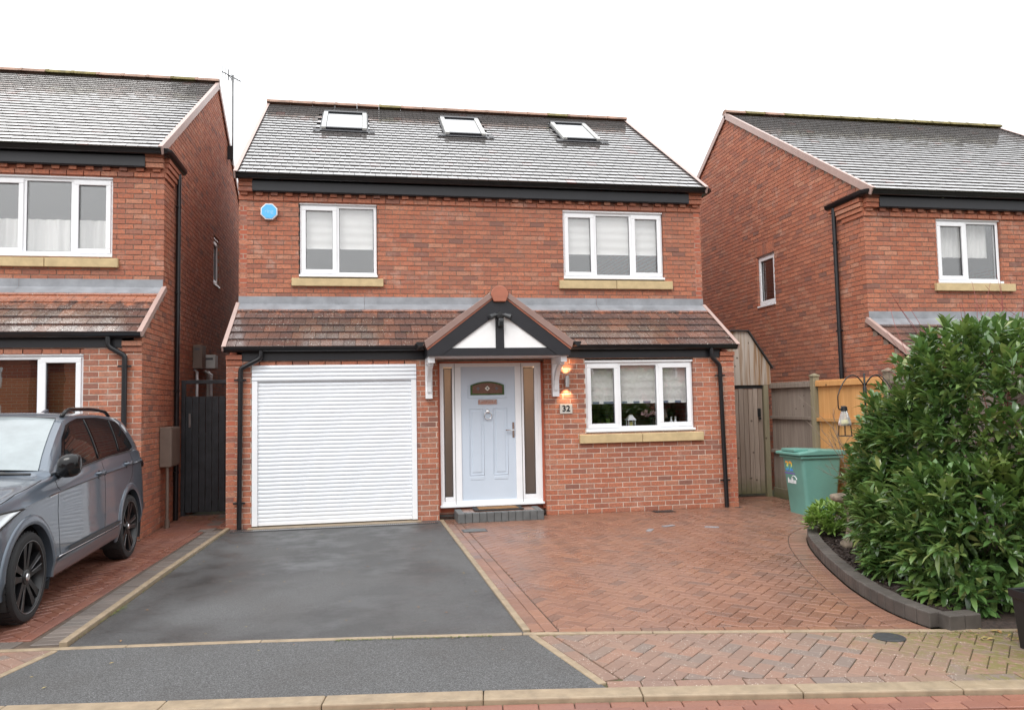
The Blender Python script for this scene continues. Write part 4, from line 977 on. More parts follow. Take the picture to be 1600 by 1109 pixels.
# side passage: gate and the boxes and pipes past it
gt = empty('side_gate', (-.48, 1.72, 0), 'dark grey boarded side gate between the two houses', 'gate')
nb_ = 9; gw_ = (.0+.90)/nb_
for i in range(nb_):
    a = -.90+i*gw_; mb = MB(); mb.box(a+.003, a+gw_-.003, 1.70+random.uniform(-.003, .003), 1.73, .05, 1.87); mb.build('board', 'grey_paint', gt, bevel=.004)
mb = MB(); mb.box(-.955, -.90, 1.66, 1.76, 0, 2.13); mb.build('post', 'grey_paint', gt, bevel=.004)
mb = MB(); mb.box(-.90, .0, 1.67, 1.75, 2.07, 2.13); mb.build('head_rail', 'grey_paint', gt, bevel=.004)
mb = MB(); mb.box(-.85, -.82, 1.685, 1.70, 1.38, 1.60); mb.build('latch', 'steel', gt, bevel=.003)
for (nm, lb, ct, x0, x1, y0, y1, z0, z1, mtn) in (('junction_box', 'pale grey box fixed high on wall of side passage', 'box', -.95, -.70, 3.05, 3.3, 2.38, 2.62, 'paleplastic'), ('flue_cover', 'brown duct box on brick wall above the grey gate', 'duct', -.955, -.80, 2.45, 2.75, 2.35, 2.75, 'meter')):
    e = empty(nm, ((x0+x1)/2, (y0+y1)/2, z0), lb, ct); mb = MB(); mb.box(x0, x1, y0, y1, z0, z1); mb.build('casing', mtn, e, bevel=.01); mb = MB(); mb.box(x0+.03, x1-.04, y0-.004, y0, z1-.09, z1-.05); mb.build('cover_plate', 'gaskets', e)
for i, (y, mtn, lb) in enumerate(((2.55, 'upvc', 'leftmost of the white waste pipes above the grey gate'), (3.45, 'paleplastic', 'middle grey waste pipe above the grey gate'), (3.75, 'upvc', 'rightmost of the white waste pipes above the grey gate'))):
    e = empty('waste_pipe', (-.9, y, 0), lb, 'pipe', 'waste pipes in the side passage'); mb = MB(); mb.tube([(-.90, y, 0), (-.90, y, 2.3), (-.955, y, 2.34)], .022 if i == 0 else .03, 8); mb.build('pipe', mtn, e, smooth=40)
    mb = MB(); mb.tube([(-.90, y, 1.2), (-.90, y, 1.24)], .04, 8); mb.build('clip', mtn, e)

RX0, RYL, RDZ = 9.6, -1.63, -.40
HR, WR, GR = house('gable_house', 'brick house beyond the fence with its gable towards the drive', RX0, 6.75, RYL, RDZ, 3.95, 7.84,
    [], [(1.27, 2.45, 3.45, 4.50)], True, False, [(3.83, 4.50, 3.49, 4.46)], 2, (-9, 99), 240, 60, low_skip_z=9, gable_pick=(2.1, 99))
finish_bricks(WR, 300)
PR = lambda y: (lambda u, z, dd: (RX0+u, y-dd, z))
wn = window(HR, PR(-.57), 1.28, 2.44, 3.475, 4.46, [1.83], {0}, (1.19, 2.63, 3.315, 3.45), None)
net_curtain(wn, PR(-.57), 1.32, 2.4, 3.9, 4.44)
PS = WR[-1].P if False else [w_ for w_ in WR if abs(w_.N.x) > .5][0].P
window(HR, PS, 3.83, 4.50, 3.49, 4.46, [], {0}, None, None)
for k in range(10):
    a = 3.80+k*.075; mb = MB(); boxP(mb, PS, a, a+.065, 4.475, 4.69, -.05, .004); mb.build('soldier_brick', 'brick', HR)
downpipe(HR, [(RX0-.065, .12, 4.83), (RX0-.065, .12, 4.7), (RX0-.05, .1, -.1)], (4.2, 2.75), (-1, 0, 0), .036)
# ================================================================== ground
mb = MB(); mb.box(-600, 600, -600, 600, -.4, -.09); mb.build('ground', 'ground', kind='structure', label='earth and grass around the houses')
CROSS = [(-4.6, -4.86), (-1.5, -5.18), (-.21, -5.33), (1.5, -5.54), (3.07, -5.79), (4.5, -6.10), (5.97, -6.45), (8.6, -7.05)]
KERB = [(-4.9, -5.83), (-.1, -6.42), (.94, -6.585), (2.86, -6.865), (5.69, -7.39), (9.0, -8.05)]
def interp(pl, x):
    for (a, b), (c, d_) in zip(pl, pl[1:]):
        if x <= c or (c, d_) == pl[-1]: return b+(d_-b)*(x-a)/(c-a)
def lx(y): return .03+.24*y/5.3
def rx(y): return 2.975-.095*y/5.78
def alx(y): return -.215+.30*(y+5.36)            # left edge of the lower tarmac
def arx(y): return 3.085-.195*(y+5.82)           # right edge of the lower tarmac
def sheet(name, pts, z, mat, **k):
    mb = MB(); mb.add([(x, y, z) for x, y in pts], [tuple(range(len(pts)))]); 
    me = mb; return me.build(name, mat, kind='structure', **k)
xs_ = np.linspace(-.17, 3.03, 15)
sheet('tarmac_drive', [(lx(0), -.3), (rx(0), -.3)]+[(rx(-5.75), -5.74)]+[(x, interp(CROSS, x)+.02) for x in xs_[::-1]], 0, 'tarmac', label='wet tarmac drive in front of the garage')
mb = MB(); mb.add([(lx(0), -.3, .0), (rx(0)-.02, -.3, .0), (rx(0)-.02, .02, .0), (lx(0), .02, .0)], [(0, 1, 2, 3)]); mb.build('drive_head', 'tarmac', kind='structure', label='strip of tarmac against the garage')
xa = np.linspace(-.21, 3.07, 15); xk = np.linspace(alx(-6.42), arx(-6.9), 15)
sheet('tarmac_apron', [(x, interp(KERB, x)) for x in xk]+[(x, interp(CROSS, x)-.02) for x in xa[::-1]], .002, 'tarmac_dry', label='damp tarmac apron between edging and kerb')

def edging(name, pts, width, top, unit, mat='kerb', label=None, depth=.08, bevel=.006, bull=0):
    """row of stones along a polyline (centre line)"""
    e = empty(name, (*pts[0], 0), label, kind='structure'); P = [Vector((x, y)) for x, y in pts]
    L = [0]
    for a, b in zip(P, P[1:]): L.append(L[-1]+(b-a).length)
    def at(s):
        for i in range(len(P)-1):
            if s <= L[i+1] or i == len(P)-2: return P[i].lerp(P[i+1], (s-L[i])/(L[i+1]-L[i]))
    n = max(1, round(L[-1]/unit)); u = L[-1]/n
    for i in range(n):
        a, b = at(i*u+.002), at((i+1)*u-.002); dd = (b-a); l = dd.length; dd.normalize(); nn = Vector((-dd.y, dd.x)); c = (a+b)/2
        zt_ = top+random.uniform(-.0015, .0015); mb = MB()
        mb.obox((c.x, c.y, (zt_-depth)/2), (dd.x*l/2, dd.y*l/2, 0), (nn.x*width/2, nn.y*width/2, 0), (0, 0, (zt_+depth)/2)); mb.build('edging_stone' if bull == 0 else 'kerb_stone', mat, e, bevel=bevel)
    return e
edging('drive_edging', [(lx(-.0)-.0, -.02), (lx(-2.7)-.015, -2.7), (lx(-5.25)-.0, -5.27)], .058, .034, .92, label='raised buff edging between the two drives')
edging('path_edging', [(rx(0), -.02), (rx(-5.7), -5.72)], .055, .016, .92, label='buff edging beside the block paving')
edging('cross_edging', [(x, interp(CROSS, x)) for x in np.linspace(-4.4, 8.5, 40)], .05, .010, .92, label='thin buff edging across the front of the drives')
edging('apron_edging', [(alx(-5.38), -5.38), (alx(-6.33), -6.33)], .05, .008, .5, label='short buff edging at the left of the apron')
edging('strip_edging', [(arx(-5.83), -5.83), (arx(-6.88), -6.88)], .055, .008, .55, label='short buff edging at the right of the apron')
KM = [(x, interp(KERB, x)-.075) for x in np.linspace(-4.6, 8.8, 50)]
edging('kerb', KM, .145, .010, .915, label='buff dropped kerb along the road', depth=.2, bevel=.009, bull=1)

def clip(poly, planes):
    for (px, py, nx, ny) in planes:
        out = []; n = len(poly)
        for i in range(n):
            a, b = poly[i], poly[(i+1) % n]; da = (a[0]-px)*nx+(a[1]-py)*ny; db = (b[0]-px)*nx+(b[1]-py)*ny
            if da >= 0: out.append(a)
            if (da >= 0) != (db >= 0): t = da/(da-db); out.append((a[0]+(b[0]-a[0])*t, a[1]+(b[1]-a[1])*t))
        poly = out
        if len(poly) < 3: return None
    return poly
def area(p): return abs(sum(p[i][0]*p[(i+1) % len(p)][1]-p[(i+1) % len(p)][0]*p[i][1] for i in range(len(p))))/2
def paver_piece(mb, poly, zt_, j=.0025, ch=.004):
    c = np.mean(poly, axis=0); n = len(poly); pts = [Vector(p) for p in poly]; ins = []
    def inset(dist):
        o = []
        for i in range(n):
            p = pts[i]; a = (pts[i]-pts[i-1]); b = (pts[(i+1) % n]-pts[i])
            if a.length < 1e-6 or b.length < 1e-6: o.append(p); continue
            a.normalize(); b.normalize(); na = Vector((-a.y, a.x)); nb = Vector((-b.y, b.x)); m_ = na+nb; 
            k = m_.dot(na); o.append(p+m_*(dist/max(k, .4)))
        return o
    A = inset(j); B = inset(j+ch); t = [random.uniform(-.0015, .0015) for _ in range(2)]
    tz = lambda p: zt_+(p.x-c[0])*t[0]*6+(p.y-c[1])*t[1]*6
    vs = [(p.x, p.y, zt_-.04) for p in A]+[(p.x, p.y, tz(p)-ch) for p in A]+[(p.x, p.y, tz(p)) for p in B]
    mb.add(vs, [tuple(range(2*n, 3*n))]+[(k*n+i, k*n+(i+1) % n, (k+1)*n+(i+1) % n, (k+1)*n+i) for k in (0, 1) for i in range(n)])
PAV = {}
def paver_mesh(mat, l=.2, w_=.1):
    key = (mat, l, w_)
    if key not in PAV:
        PAV[key] = []
        for i in range(3):
            mb = MB(); paver_piece(mb, [(-l/2, -w_/2), (l/2, -w_/2), (l/2, w_/2), (-l/2, w_/2)], 0)
            me = bpy.data.meshes.new('paver'); me.from_pydata(mb.v, [], mb.f); me.materials.append(M[mat]); PAV[key].append(me)
    return PAV[key]
class Paving:
    def __init__(s, name, pts, mat, label, jz=-.006, joint='joint', ztop=.004):
        s.o = sheet(name, pts, jz, joint, label=label); s.mat = mat; s.c = []; s.st = {}; s.z = ztop
    def full(s, c, ang, mat=None, l=.2, w_=.1):
        s.c.append((vis_area((c[0], c[1], 0), (0, 0, 1), l*w_), c, ang, mat or s.mat, l, w_))
    def part(s, poly, mat=None):
        if poly and area(poly) > .0012:
            if sum(poly[i][0]*poly[(i+1) % len(poly)][1]-poly[(i+1) % len(poly)][0]*poly[i][1] for i in range(len(poly))) < 0: poly = poly[::-1]
            paver_piece(s.st.setdefault(mat or s.mat, MB()), poly, s.z+random.uniform(-.0012, .0012))
    def herringbone(s, x0, x1, y0, y1, planes_at, ang=45, keep=None):
        ca, sa = math.cos(R(ang)), math.sin(R(ang)); cx, cy = (x0+x1)/2, (y0+y1)/2; rad = math.hypot(x1-x0, y1-y0)/2+.3; n = int(rad/.1)+1
        for i in range(-n, n):
            for j in range(-n, n):
                dd = (i-j) % 4
                if dd == 0: q = [(i, j), (i+2, j), (i+2, j+1), (i, j+1)]; an = ang
                elif dd == 3: q = [(i, j), (i+1, j), (i+1, j+2), (i, j+2)]; an = ang+90
                else: continue
                q = [(cx+(.1*a*ca-.1*b*sa), cy+(.1*a*sa+.1*b*ca)) for a, b in q]
                c = (sum(p[0] for p in q)/4, sum(p[1] for p in q)/4)
                if not (x0-.2 < c[0] < x1+.2 and y0-.2 < c[1] < y1+.2): continue
                pl = planes_at(c)
                if pl is None: continue
                r = clip(q, pl)
                if not r: continue
                if area(r) > .0199: s.full(c, an)
                else: s.part(r)
    def done(s, limit=300):
        s.c.sort(key=lambda q: -q[0]); n = 0
        for va, c, an, mat, l, w_ in s.c:
            if n < limit and va > 0:
                me = random.choice(paver_mesh(mat, l, w_)); inst('paver', me, Matrix.Translation((c[0], c[1], s.z+random.uniform(-.0012, .0012))) @ Matrix.Rotation(R(an+random.choice((0, 180))), 4, 'Z'), s.o); n += 1
            else:
                ca, sa = math.cos(R(an)), math.sin(R(an)); s.part([(c[0]+a*ca-b*sa, c[1]+a*sa+b*ca) for a, b in ((-l/2, -w_/2), (l/2, -w_/2), (l/2, w_/2), (-l/2, w_/2))], mat)
        for mat, mb in s.st.items(): mb.build('pavers', mat, s.o, kind='stuff')
    def row(s, pts, w_, unit, mat=None, off=0):
        """blocks laid end to end along a polyline, unit long and w_ wide"""
        P = [Vector(p) for p in pts]; L = [0]
        for a, b in zip(P, P[1:]): L.append(L[-1]+(b-a).length)
        def at(t):
            for i in range(len(P)-1):
                if t <= L[i+1] or i == len(P)-2: return P[i].lerp(P[i+1], (t-L[i])/(L[i+1]-L[i])), (P[i+1]-P[i]).normalized()
        n = max(1, round(L[-1]/unit)); unit = round(L[-1]/n, 4)
        for i in range(n):
            (c, dd) = at((i+.5)*unit); s.full((c.x, c.y), math.degrees(math.atan2(dd.y, dd.x)), mat, unit, w_)
def seg_plane(pl, c, side, off):
    """half-plane of the polyline segment nearest to c; side: +1 keeps the left of the segment"""
    best = None
    for (a, b), (e, f) in zip(pl, pl[1:]):
        dx, dy = e-a, f-b; L = math.hypot(dx, dy); t = max(0, min(1, ((c[0]-a)*dx+(c[1]-b)*dy)/L**2)); q = (a+dx*t, b+dy*t); ds = math.hypot(c[0]-q[0], c[1]-q[1])
        if best is None or ds < best[0]: best = (ds, (a-dy/L*off*side, b+dx/L*off*side, -dy/L*side, dx/L*side))
    return best[1]
# planter outline (outer foot of the edging), smoothed
PO = [(8.70, -1.80), (8.2, -1.92), (7.66, -2.22), (7.21, -2.62), (6.86, -3.18), (6.55, -3.86), (6.27, -4.57), (6.03, -5.27), (5.90, -5.84), (5.875, -6.15), (5.89, -6.40)]
def smooth_pl(p, n=8):
    out = []; q = [p[0]]+p+[p[-1]]
    for i in range(1, len(q)-2):
        for k in range(n):
            t = k/n; a, b, c, d_ = (np.array(v) for v in q[i-1:i+3]); out.append(tuple(.5*((2*b)+(-a+c)*t+(2*a-5*b+4*c-d_)*t*t+(-a+3*b-3*c+d_)*t**3)))
    return out+[p[-1]]
POS = smooth_pl(PO, 5)
def offset(pl, dd):
    out = []
    for i, p in enumerate(pl):
        a = Vector(pl[max(0, i-1)]); b = Vector(pl[min(len(pl)-1, i+1)]); t = (b-a).normalized(); out.append((p[0]-t.y*dd, p[1]+t.x*dd))
    return out
# paving lies to the right-hand side when walking POS from the fence to the street
OUT1 = offset(POS, -.105); OUT2 = offset(POS, -.21)
pv = Paving('block_paving', [(rx(0)+.02, .16), (7.6, .0), (7.6, 1.2), (8.72, 1.2), (8.72, -1.7)]+POS+[(5.89, interp(CROSS, 5.89))]+[(x, interp(CROSS, x)) for x in np.linspace(5.8, 3.1, 8)], 'paver', 'red block paving in herringbone beside the drive')
def planes_main(c):
    if c[0] < 7.62 and c[1] > .1: return None
    pl = [(rx(-3)+.235, -3, 1, .0164)]
    pl.append((0, -.03, 0, -1) if c[0] < 7.61 else (0, 1.1, 0, -1)); pl.append((8.71, 0, -1, 0))
    if c[1] > -.12 and c[0] > 7.5: pl.append((7.63, 0, 1, 0))
    pl.append(seg_plane(CROSS, c, 1, .135)); pl.append(seg_plane(OUT2, c, -1, 0))
    return pl
def inside_planter(c): 
    b = seg_plane(POS, c, -1, 0); return (c[0]-b[0])*b[2]+(c[1]-b[1])*b[3] < -.05
pv.herringbone(2.98, 8.72, -6.5, 1.1, lambda c: None if inside_planter(c) else planes_main(c))
pv.row([(rx(-.05)+.08, -.02), (rx(-5.7)+.08, -5.74)], .1, .2); pv.row([(rx(-.05)+.18, -.0), (rx(-5.7)+.18, -5.76)], .1, .2)
pv.row([(x, interp(CROSS, x)+.08) for x in np.linspace(3.30, 5.85, 14)], .1, .2)
pv.row(OUT1, .2, .1)
pv.done()
st2 = Paving('footway_paving', [(arx(-5.85)+.03, -5.87)]+[(x, interp(CROSS, x)) for x in np.linspace(3.2, 8.5, 12)]+[(x, interp(KERB, x)) for x in np.linspace(8.6, arx(-6.9), 12)], 'paver_old', 'worn block strip between edging and kerb', joint='joint_moss')
def planes_strip(c): return [seg_plane(CROSS, c, -1, .03), seg_plane(KERB, c, 1, .115), (arx(-6.3)+.14, -6.3, .981, .195)]
st2.herringbone(3.1, 8.3, -7.9, -5.75, planes_strip)
st2.row([(x, interp(KERB, x)+.06) for x in np.linspace(arx(-6.9)+.02, 8.3, 20)], .1, .2)
st2.row([(arx(-5.86)+.085, -5.87), (arx(-6.82)+.085, -6.82)], .1, .2)
st2.done()
st3 = Paving('footway_corner', [(x, interp(CROSS, x)) for x in np.linspace(-4.4, -.25, 8)][::-1]+[(x, interp(KERB, x)) for x in np.linspace(-4.5, alx(-6.3)-.03, 8)], 'paver_old', 'corner of worn block paving left of the apron')
st3.herringbone(-4.4, -.2, -6.4, -4.8, lambda c: [seg_plane(CROSS, c, -1, .03), seg_plane(KERB, c, 1, .01), (alx(-5.9)-.03, -5.9, -.958, .287)])
st3.done()
nbp = Paving('neighbouring_drive', [(-5.2, -.6), (-.97, -.6), (-.97, 1.9), (-.02, 1.9), (lx(0)-.03, 0), (lx(-5.25)-.03, -5.27)]+[(x, interp(CROSS, x)+.02) for x in np.linspace(-.3, -5, 8)], 'paver_nb', 'wet red block drive under the grey car')
def planes_nb(c):
    if c[0] < -.98 and c[1] > -.5: return None
    pl = [seg_plane(CROSS, c, 1, .225)]
    if c[1] < .2: pl.append((lx(-3)-.40, -3, -1, .045))
    else: pl.append((-.03, 0, -1, 0))
    if c[0] < -.86 and c[1] > -.75: pl.append((0, -.56, 0, -1) if c[0] < -.99 else (-.94, 0, 1, 0))
    pl.append((0, 1.65, 0, -1)); return pl
nbp.herringbone(-5.0, 0, -5.3, 1.7, planes_nb)
nbp.row([(lx(-.1)-.345, -.1), (lx(-5.1)-.345, -5.05)], .1, .2)
nbp.row([(lx(-.1)-.155+.0, -.05), (lx(-5.1)-.155, -5.2)], .2, .1, 'paver_grey')
nbp.row([(x, interp(CROSS, x)+.12) for x in np.linspace(-.55, -4.6, 8)], .2, .1, 'paver_grey')
nbp.row([(-.26, -.05), (-.26, 1.6)], .2, .1, 'paver_grey')
nbp.done()
rd = Paving('road', [(x, y) for x, y in ((-60, -4), (-4.9, -5.9))]+[(x, interp(KERB, x)-.1) for x in np.linspace(-4.6, 8.8, 12)]+[(60, -18), (60, -34), (-60, -34)], 'paver_nb', 'red block road in front of the kerb', jz=-.032, ztop=-.02)
for k in range(5):
    rd.row([(x+.1*(k % 2), interp(KERB, x)-.207-.101*k) for x in np.linspace(-2.5, 6.8, 26)], .1, .2)
rd.done()
# planter
pb = empty('planter_edging', (6.3, -4.5, 0), 'low curved edging of dark upright blocks round the shrub bed', 'planter')
P_ = [Vector(p) for p in POS]; L_ = [0]
for a, b in zip(P_, P_[1:]): L_.append(L_[-1]+(b-a).length)
def at_(s):
    for i in range(len(P_)-1):
        if s <= L_[i+1] or i == len(P_)-2: return P_[i].lerp(P_[i+1], (s-L_[i])/(L_[i+1]-L_[i]))
n = int(L_[-1]/.128)
for i in range(n):
    a, b = at_(i*.128+.002), at_((i+1)*.128-.002); dd = (b-a).normalized(); nn = Vector((-dd.y, dd.x)); c = (a+b)/2+nn*.065; l = (b-a).length
    hh = .114+random.uniform(-.004, .004); mb = MB(); mb.obox((c.x, c.y, hh/2), (dd.x*l/2, dd.y*l/2, 0), (nn.x*.062, nn.y*.062, 0), (0, 0, hh/2)); mb.build('edging_block', 'plinth', pb, bevel=.009)
for k in range(2):
    mb = MB(); mb.box(5.965+k*.13, 6.092+k*.13, -6.47, -6.345, 0, .112); mb.build('edging_block', 'plinth', pb, bevel=.009)
ins = offset(POS, .11); mb = MB(); pts = ins+[(6.2, -6.4), (8.7, -6.4)]
mb.add([(x, y, .045) for x, y in pts], [tuple(range(len(pts)))]); mb.add([(6.2, -6.4, .045), (5.99, -6.47, -.004), (8.7, -7.1, -.004), (8.7, -6.4, .045)], [(0, 1, 2, 3)]); bed = mb.build('soil_bed', 'soil', kind='structure', label='bed of dark bark mulch inside the curved edging')
mb = MB()
for k in range(2200):
    t = random.random(); p = at_(t*L_[-1]*.97); i = random.uniform(.12, .75); a = Vector(random.choice(POS)); 
    q = at_(min(L_[-1], t*L_[-1]*.97+.05)); dd = (q-p).normalized() if (q-p).length > 1e-6 else Vector((0, -1)); nn = Vector((-dd.y, dd.x)); c = p+nn*i
    an = random.uniform(0, 3.14); l, w_, h_ = random.uniform(.012, .035), random.uniform(.006, .014), random.uniform(.003, .008)
    mb.obox((c.x, c.y, .05+random.uniform(0, .015)), (math.cos(an)*l, math.sin(an)*l, random.uniform(-.01, .01)), (-math.sin(an)*w_, math.cos(an)*w_, random.uniform(-.006, .006)), (0, 0, h_))
mb.build('bark_chips', 'soil', bed, kind='stuff')
# covers
cv = empty('inspection_cover', (5.47, -6.48, 0), 'small round black cover in the worn block strip', 'cover')
mb = MB(); mb.lathe([(0, .0095), (.088, .0095), (.09, .008), (.105, .008), (.105, -.02)], (5.47, -6.49, 0), 28); mb.build('lid', 'castiron', cv)
cv = empty('drain_cover', (3.30, -1.10, 0), 'grey rectangular drain cover set in paving near doorstep', 'cover')
mb = MB(); mb.box(3.15, 3.47, -1.22, -.98, -.03, .009); mb.build('frame', 'castiron', cv); mb = MB(); mb.box(3.165, 3.455, -1.205, -.995, .0, .0125); mb.build('lid', 'step', cv, bevel=.003)
cv = empty('gully_grate', (6.3, -.19, 0), 'dark gully grate at the foot of the brick wall', 'grate')
mb = MB(); mb.box(6.14, 6.46, -.28, -.10, -.03, .0075); mb.build('frame', 'iron', cv)
for k in range(7):
    mb = MB(); mb.box(6.16+k*.042, 6.185+k*.042, -.265, -.115, .0, .0115); mb.build('bar', 'castiron', cv)
# litter of leaves, moss at the edges
mb = MB(); mb2 = MB()
def leaf_bit(mb, x, y, z, s):
    an = random.uniform(0, 6.28); a = Vector((math.cos(an), math.sin(an), random.uniform(0, .25)))*s; b = Vector((-math.sin(an), math.cos(an), 0))*s*.45; c = Vector((x, y, z))
    mb.add([c-a, c-b+Vector((0, 0, s*.15)), c+a, c+b+Vector((0, 0, s*.12))], [(0, 1, 2, 3)])
for k in range(60): leaf_bit(mb, random.uniform(-.8, 2.9), random.uniform(-6.2, -.3), .008, random.uniform(.008, .018))
for k in range(45): leaf_bit(mb, random.uniform(3.2, 8), random.uniform(-2.6, -.2), .01, random.uniform(.008, .02))
for k in range(70): leaf_bit(mb, random.uniform(-.92, -.05), random.uniform(1.0, 1.68), .012, random.uniform(.012, .03))
for k in range(45): leaf_bit(mb, random.uniform(6.0, 6.7), random.uniform(-6.75, -6.48), .012, random.uniform(.015, .035))
mb.build('leaf_litter', 'deadleaf', kind='stuff', label='scattered fallen leaves on the drives', cat='leaves')
for k in range(900):
    t = random.random()
    if t < .35: x = random.uniform(1.7, 2.8); y = interp(CROSS, x)-.03-abs(random.gauss(0, .02))
    elif t < .5: x = random.gauss(.02, .05)+.0; y = random.gauss(-4.3, .12); x = lx(y)+.035+abs(random.gauss(0, .025))
    elif t < .8: x = random.gauss(5.95, .3); y = interp(CROSS, x)-.03-abs(random.gauss(0, .10))
    else: y = random.uniform(-5.2, -.4); x = lx(y)+.032+abs(random.gauss(0, .006))
    leaf_bit(mb2, x, y, .009, random.uniform(.004, .010))
mb2.build('edge_moss', 'moss', kind='stuff', label='thin moss along the edging stones', cat='moss')
for i, (x, y, an, lb) in enumerate(((5.85, -1.5, .3, 'nearer'), (6.35, -1.75, -.5, 'farther right'), (5.5, -1.75, 1.0, 'leftmost'))):
    mb = MB(); mb.obox((x, y, .0085), (.09*math.cos(an), .09*math.sin(an), 0), (-.035*math.sin(an), .035*math.cos(an), 0), (0, 0, .003)); mb.build('slate_chip', 'lead', label='thin grey slate sliver on the paving, %s of three' % lb, cat='slate', group='slate slivers on the block paving')
# ================================================================== the parked car (front towards the road)
CXX, CY0 = -1.63, -4.5
def W3(w_, a, z): return (CXX+w_, CY0+a, z)
def lerp_t(tab, a):
    """monotone cubic through the table"""
    n = len(tab)
    if a <= tab[0][0]: return tab[0][1]
    if a >= tab[-1][0]: return tab[-1][1]
    i = next(k for k in range(n-1) if a <= tab[k+1][0])
    def sl(k): return (tab[k+1][1]-tab[k][1])/(tab[k+1][0]-tab[k][0])
    def tg(k):
        if k == 0: return sl(0)
        if k == n-1: return sl(n-2)
        p, q = sl(k-1), sl(k)
        return 0 if p*q <= 0 else 2*p*q/(p+q)
    h = tab[i+1][0]-tab[i][0]; t = (a-tab[i][0])/h; m0, m1 = tg(i)*h, tg(i+1)*h
    return (2*t**3-3*t*t+1)*tab[i][1]+(t**3-2*t*t+t)*m0+(-2*t**3+3*t*t)*tab[i+1][1]+(t**3-t*t)*m1
T_w = [(-.90, .60), (-.84, .72), (-.72, .81), (-.5, .875), (-.2, .905), (.1, .917), (1.5, .92), (2.7, .92), (3.1, .905), (3.4, .86), (3.55, .78), (3.62, .66)]
T_belt = [(-.90, .72), (-.80, .86), (-.55, .945), (-.1, 1.02), (.4, 1.085), (.75, 1.115), (1.4, 1.15), (2.0, 1.185), (3.0, 1.215), (3.4, 1.18), (3.62, 1.05)]
T_crease = [(-.90, .60), (-.5, .80), (-.1, .92), (.4, .965), (1.7, 1.025), (2.6, 1.055), (3.2, 1.07), (3.62, .9)]
T_sill = [(-.90, .34), (-.6, .24), (0, .22), (.6, .225), (2.2, .262), (3.2, .30), (3.62, .40)]
T_top = [(-.90, .72), (-.82, .88), (-.55, .975), (-.1, 1.05), (.42, 1.10), (.50, 1.125), (.75, 1.275), (1.0, 1.412), (1.22, 1.522), (1.42, 1.605), (1.7, 1.645), (2.2, 1.645), (2.8, 1.61), (3.16, 1.545), (3.24, 1.50), (3.5, 1.22), (3.62, 1.05)]
def section(a):
    wd = lerp_t(T_w, a); zs = lerp_t(T_sill, a); zb = lerp_t(T_belt, a); zc = min(lerp_t(T_crease, a), zb-.05); zt_ = lerp_t(T_top, a)
    k = wd/.92
    zt_ = max(zt_, zb+.012)
    pts = [(.60*k, zs+.03), (.84*k, zs), (.895*k, zs+.05), (.922*k, zs+.17), (.914*k, .60), (.905*k, .80), (.890*k, zc-.016), (.914*k, zc), (.886*k, zc+.028), (.858*k, zb-.02), (.835*k, zb)]
    # greenhouse: side leans in towards the roof edge
    hgt = zt_-zb; wr = .835*k-.42*hgt if hgt > .05 else .80*k
    if hgt > .05:
        for t in (.25, .5, .75, .9): pts.append((.835*k+(wr-.835*k)*t-.012*math.sin(math.pi*t)*-1, zb+hgt*.93*t))
        pts += [(wr-.012, zb+hgt*.955), (wr-.06, zt_-.008), (wr*.6, zt_+.012), (wr*.3, zt_+.02), (0, zt_+.022)]
    else:
        e = zt_
        pts += [(.815*k, zb+.006), (.78*k, zb+.008), (.72*k, e+.002), (.62*k, e+.012), (.50*k, e+.02), (.40*k, e+.027), (.28*k, e+.033), (.12*k, e+.036), (0, e+.037)]
    return pts
def resample(pts, per):
    out = []
    for i, n in enumerate(per):
        a, b = pts[i], pts[i+1]
        for k in range(n): out.append((a[0]+(b[0]-a[0])*k/n, a[1]+(b[1]-a[1])*k/n))
    return out+[pts[-1]]
PER = [1, 1, 2, 4, 4, 3, 1, 1, 2, 1, 2, 2, 2, 2, 1, 1, 2, 2, 2]
A_ST = np.concatenate([np.linspace(-.90, -.5, 9), np.linspace(-.46, .5, 33)[0:], np.linspace(.53, 2.2, 46), np.linspace(2.23, 3.25, 36), np.linspace(3.28, 3.62, 9)])
def S_w(a, z):
    """half width of the body side at (a, z)"""
    p = section(a)[1:16]
    for (w0, z0), (w1, z1) in zip(p, p[1:]):
        if z0 <= z <= z1 and z1 > z0: return w0+(w1-w0)*(z-z0)/(z1-z0)
    return p[0][0] if z < p[0][1] else p[-1][0]
WHL = [(0, .358), (2.69, .358)]; AR = .425
car = empty('parked_car', W3(0, 1.35, 0), 'grey five door SUV with black alloy wheels parked on red paving', 'car')
rows = [resample(section(a), PER) for a in A_ST]; nj = len(rows[0])
for sg in (1, -1):
    body = MB(); V = []; kill = []
    for a, r in zip(A_ST, rows):
        for j, (w_, z) in enumerate(r):
            aa, zz, ww = a, z, w_; kf = False
            if j < 22:
                for ca, cz in WHL:
                    dx, dz_ = a-ca, z-cz; dr_ = math.hypot(dx, dz_)
                    if dr_ < AR and w_ > .55:
                        kf = True
                        if dr_ > AR-.075: aa, zz = ca+dx/dr_*AR, cz+dz_/dr_*AR; kf = False
            V.append((sg*ww, aa, zz)); kill.append(kf)
    F = []
    for i in range(len(A_ST)-1):
        for j in range(nj-1):
            q = (i*nj+j, (i+1)*nj+j, (i+1)*nj+j+1, i*nj+j+1)
            if any(kill[t] for t in q): continue
            F.append(q if sg < 0 else q[::-1])
    body.add([W3(*v) for v in V], F)
    for i in (0, len(A_ST)-1):                     # close the nose and the tail
        bulge = -.03 if i == 0 else .03; r = rows[i]; a = A_ST[i]
        vs = [W3(sg*w_, a, z) for w_, z in r]+[W3(0, a+bulge, z) for w_, z in r]; k = len(r)
        body.add(vs, [(j, j+1, k+j+1, k+j) if (sg > 0) == (i == 0) else (j, k+j, k+j+1, j+1) for j in range(k-1)])
    if sg == 1: keep = body
    else: keep.add(body.v, body.f)
bo = keep.build('body', 'paint', car, smooth=30)
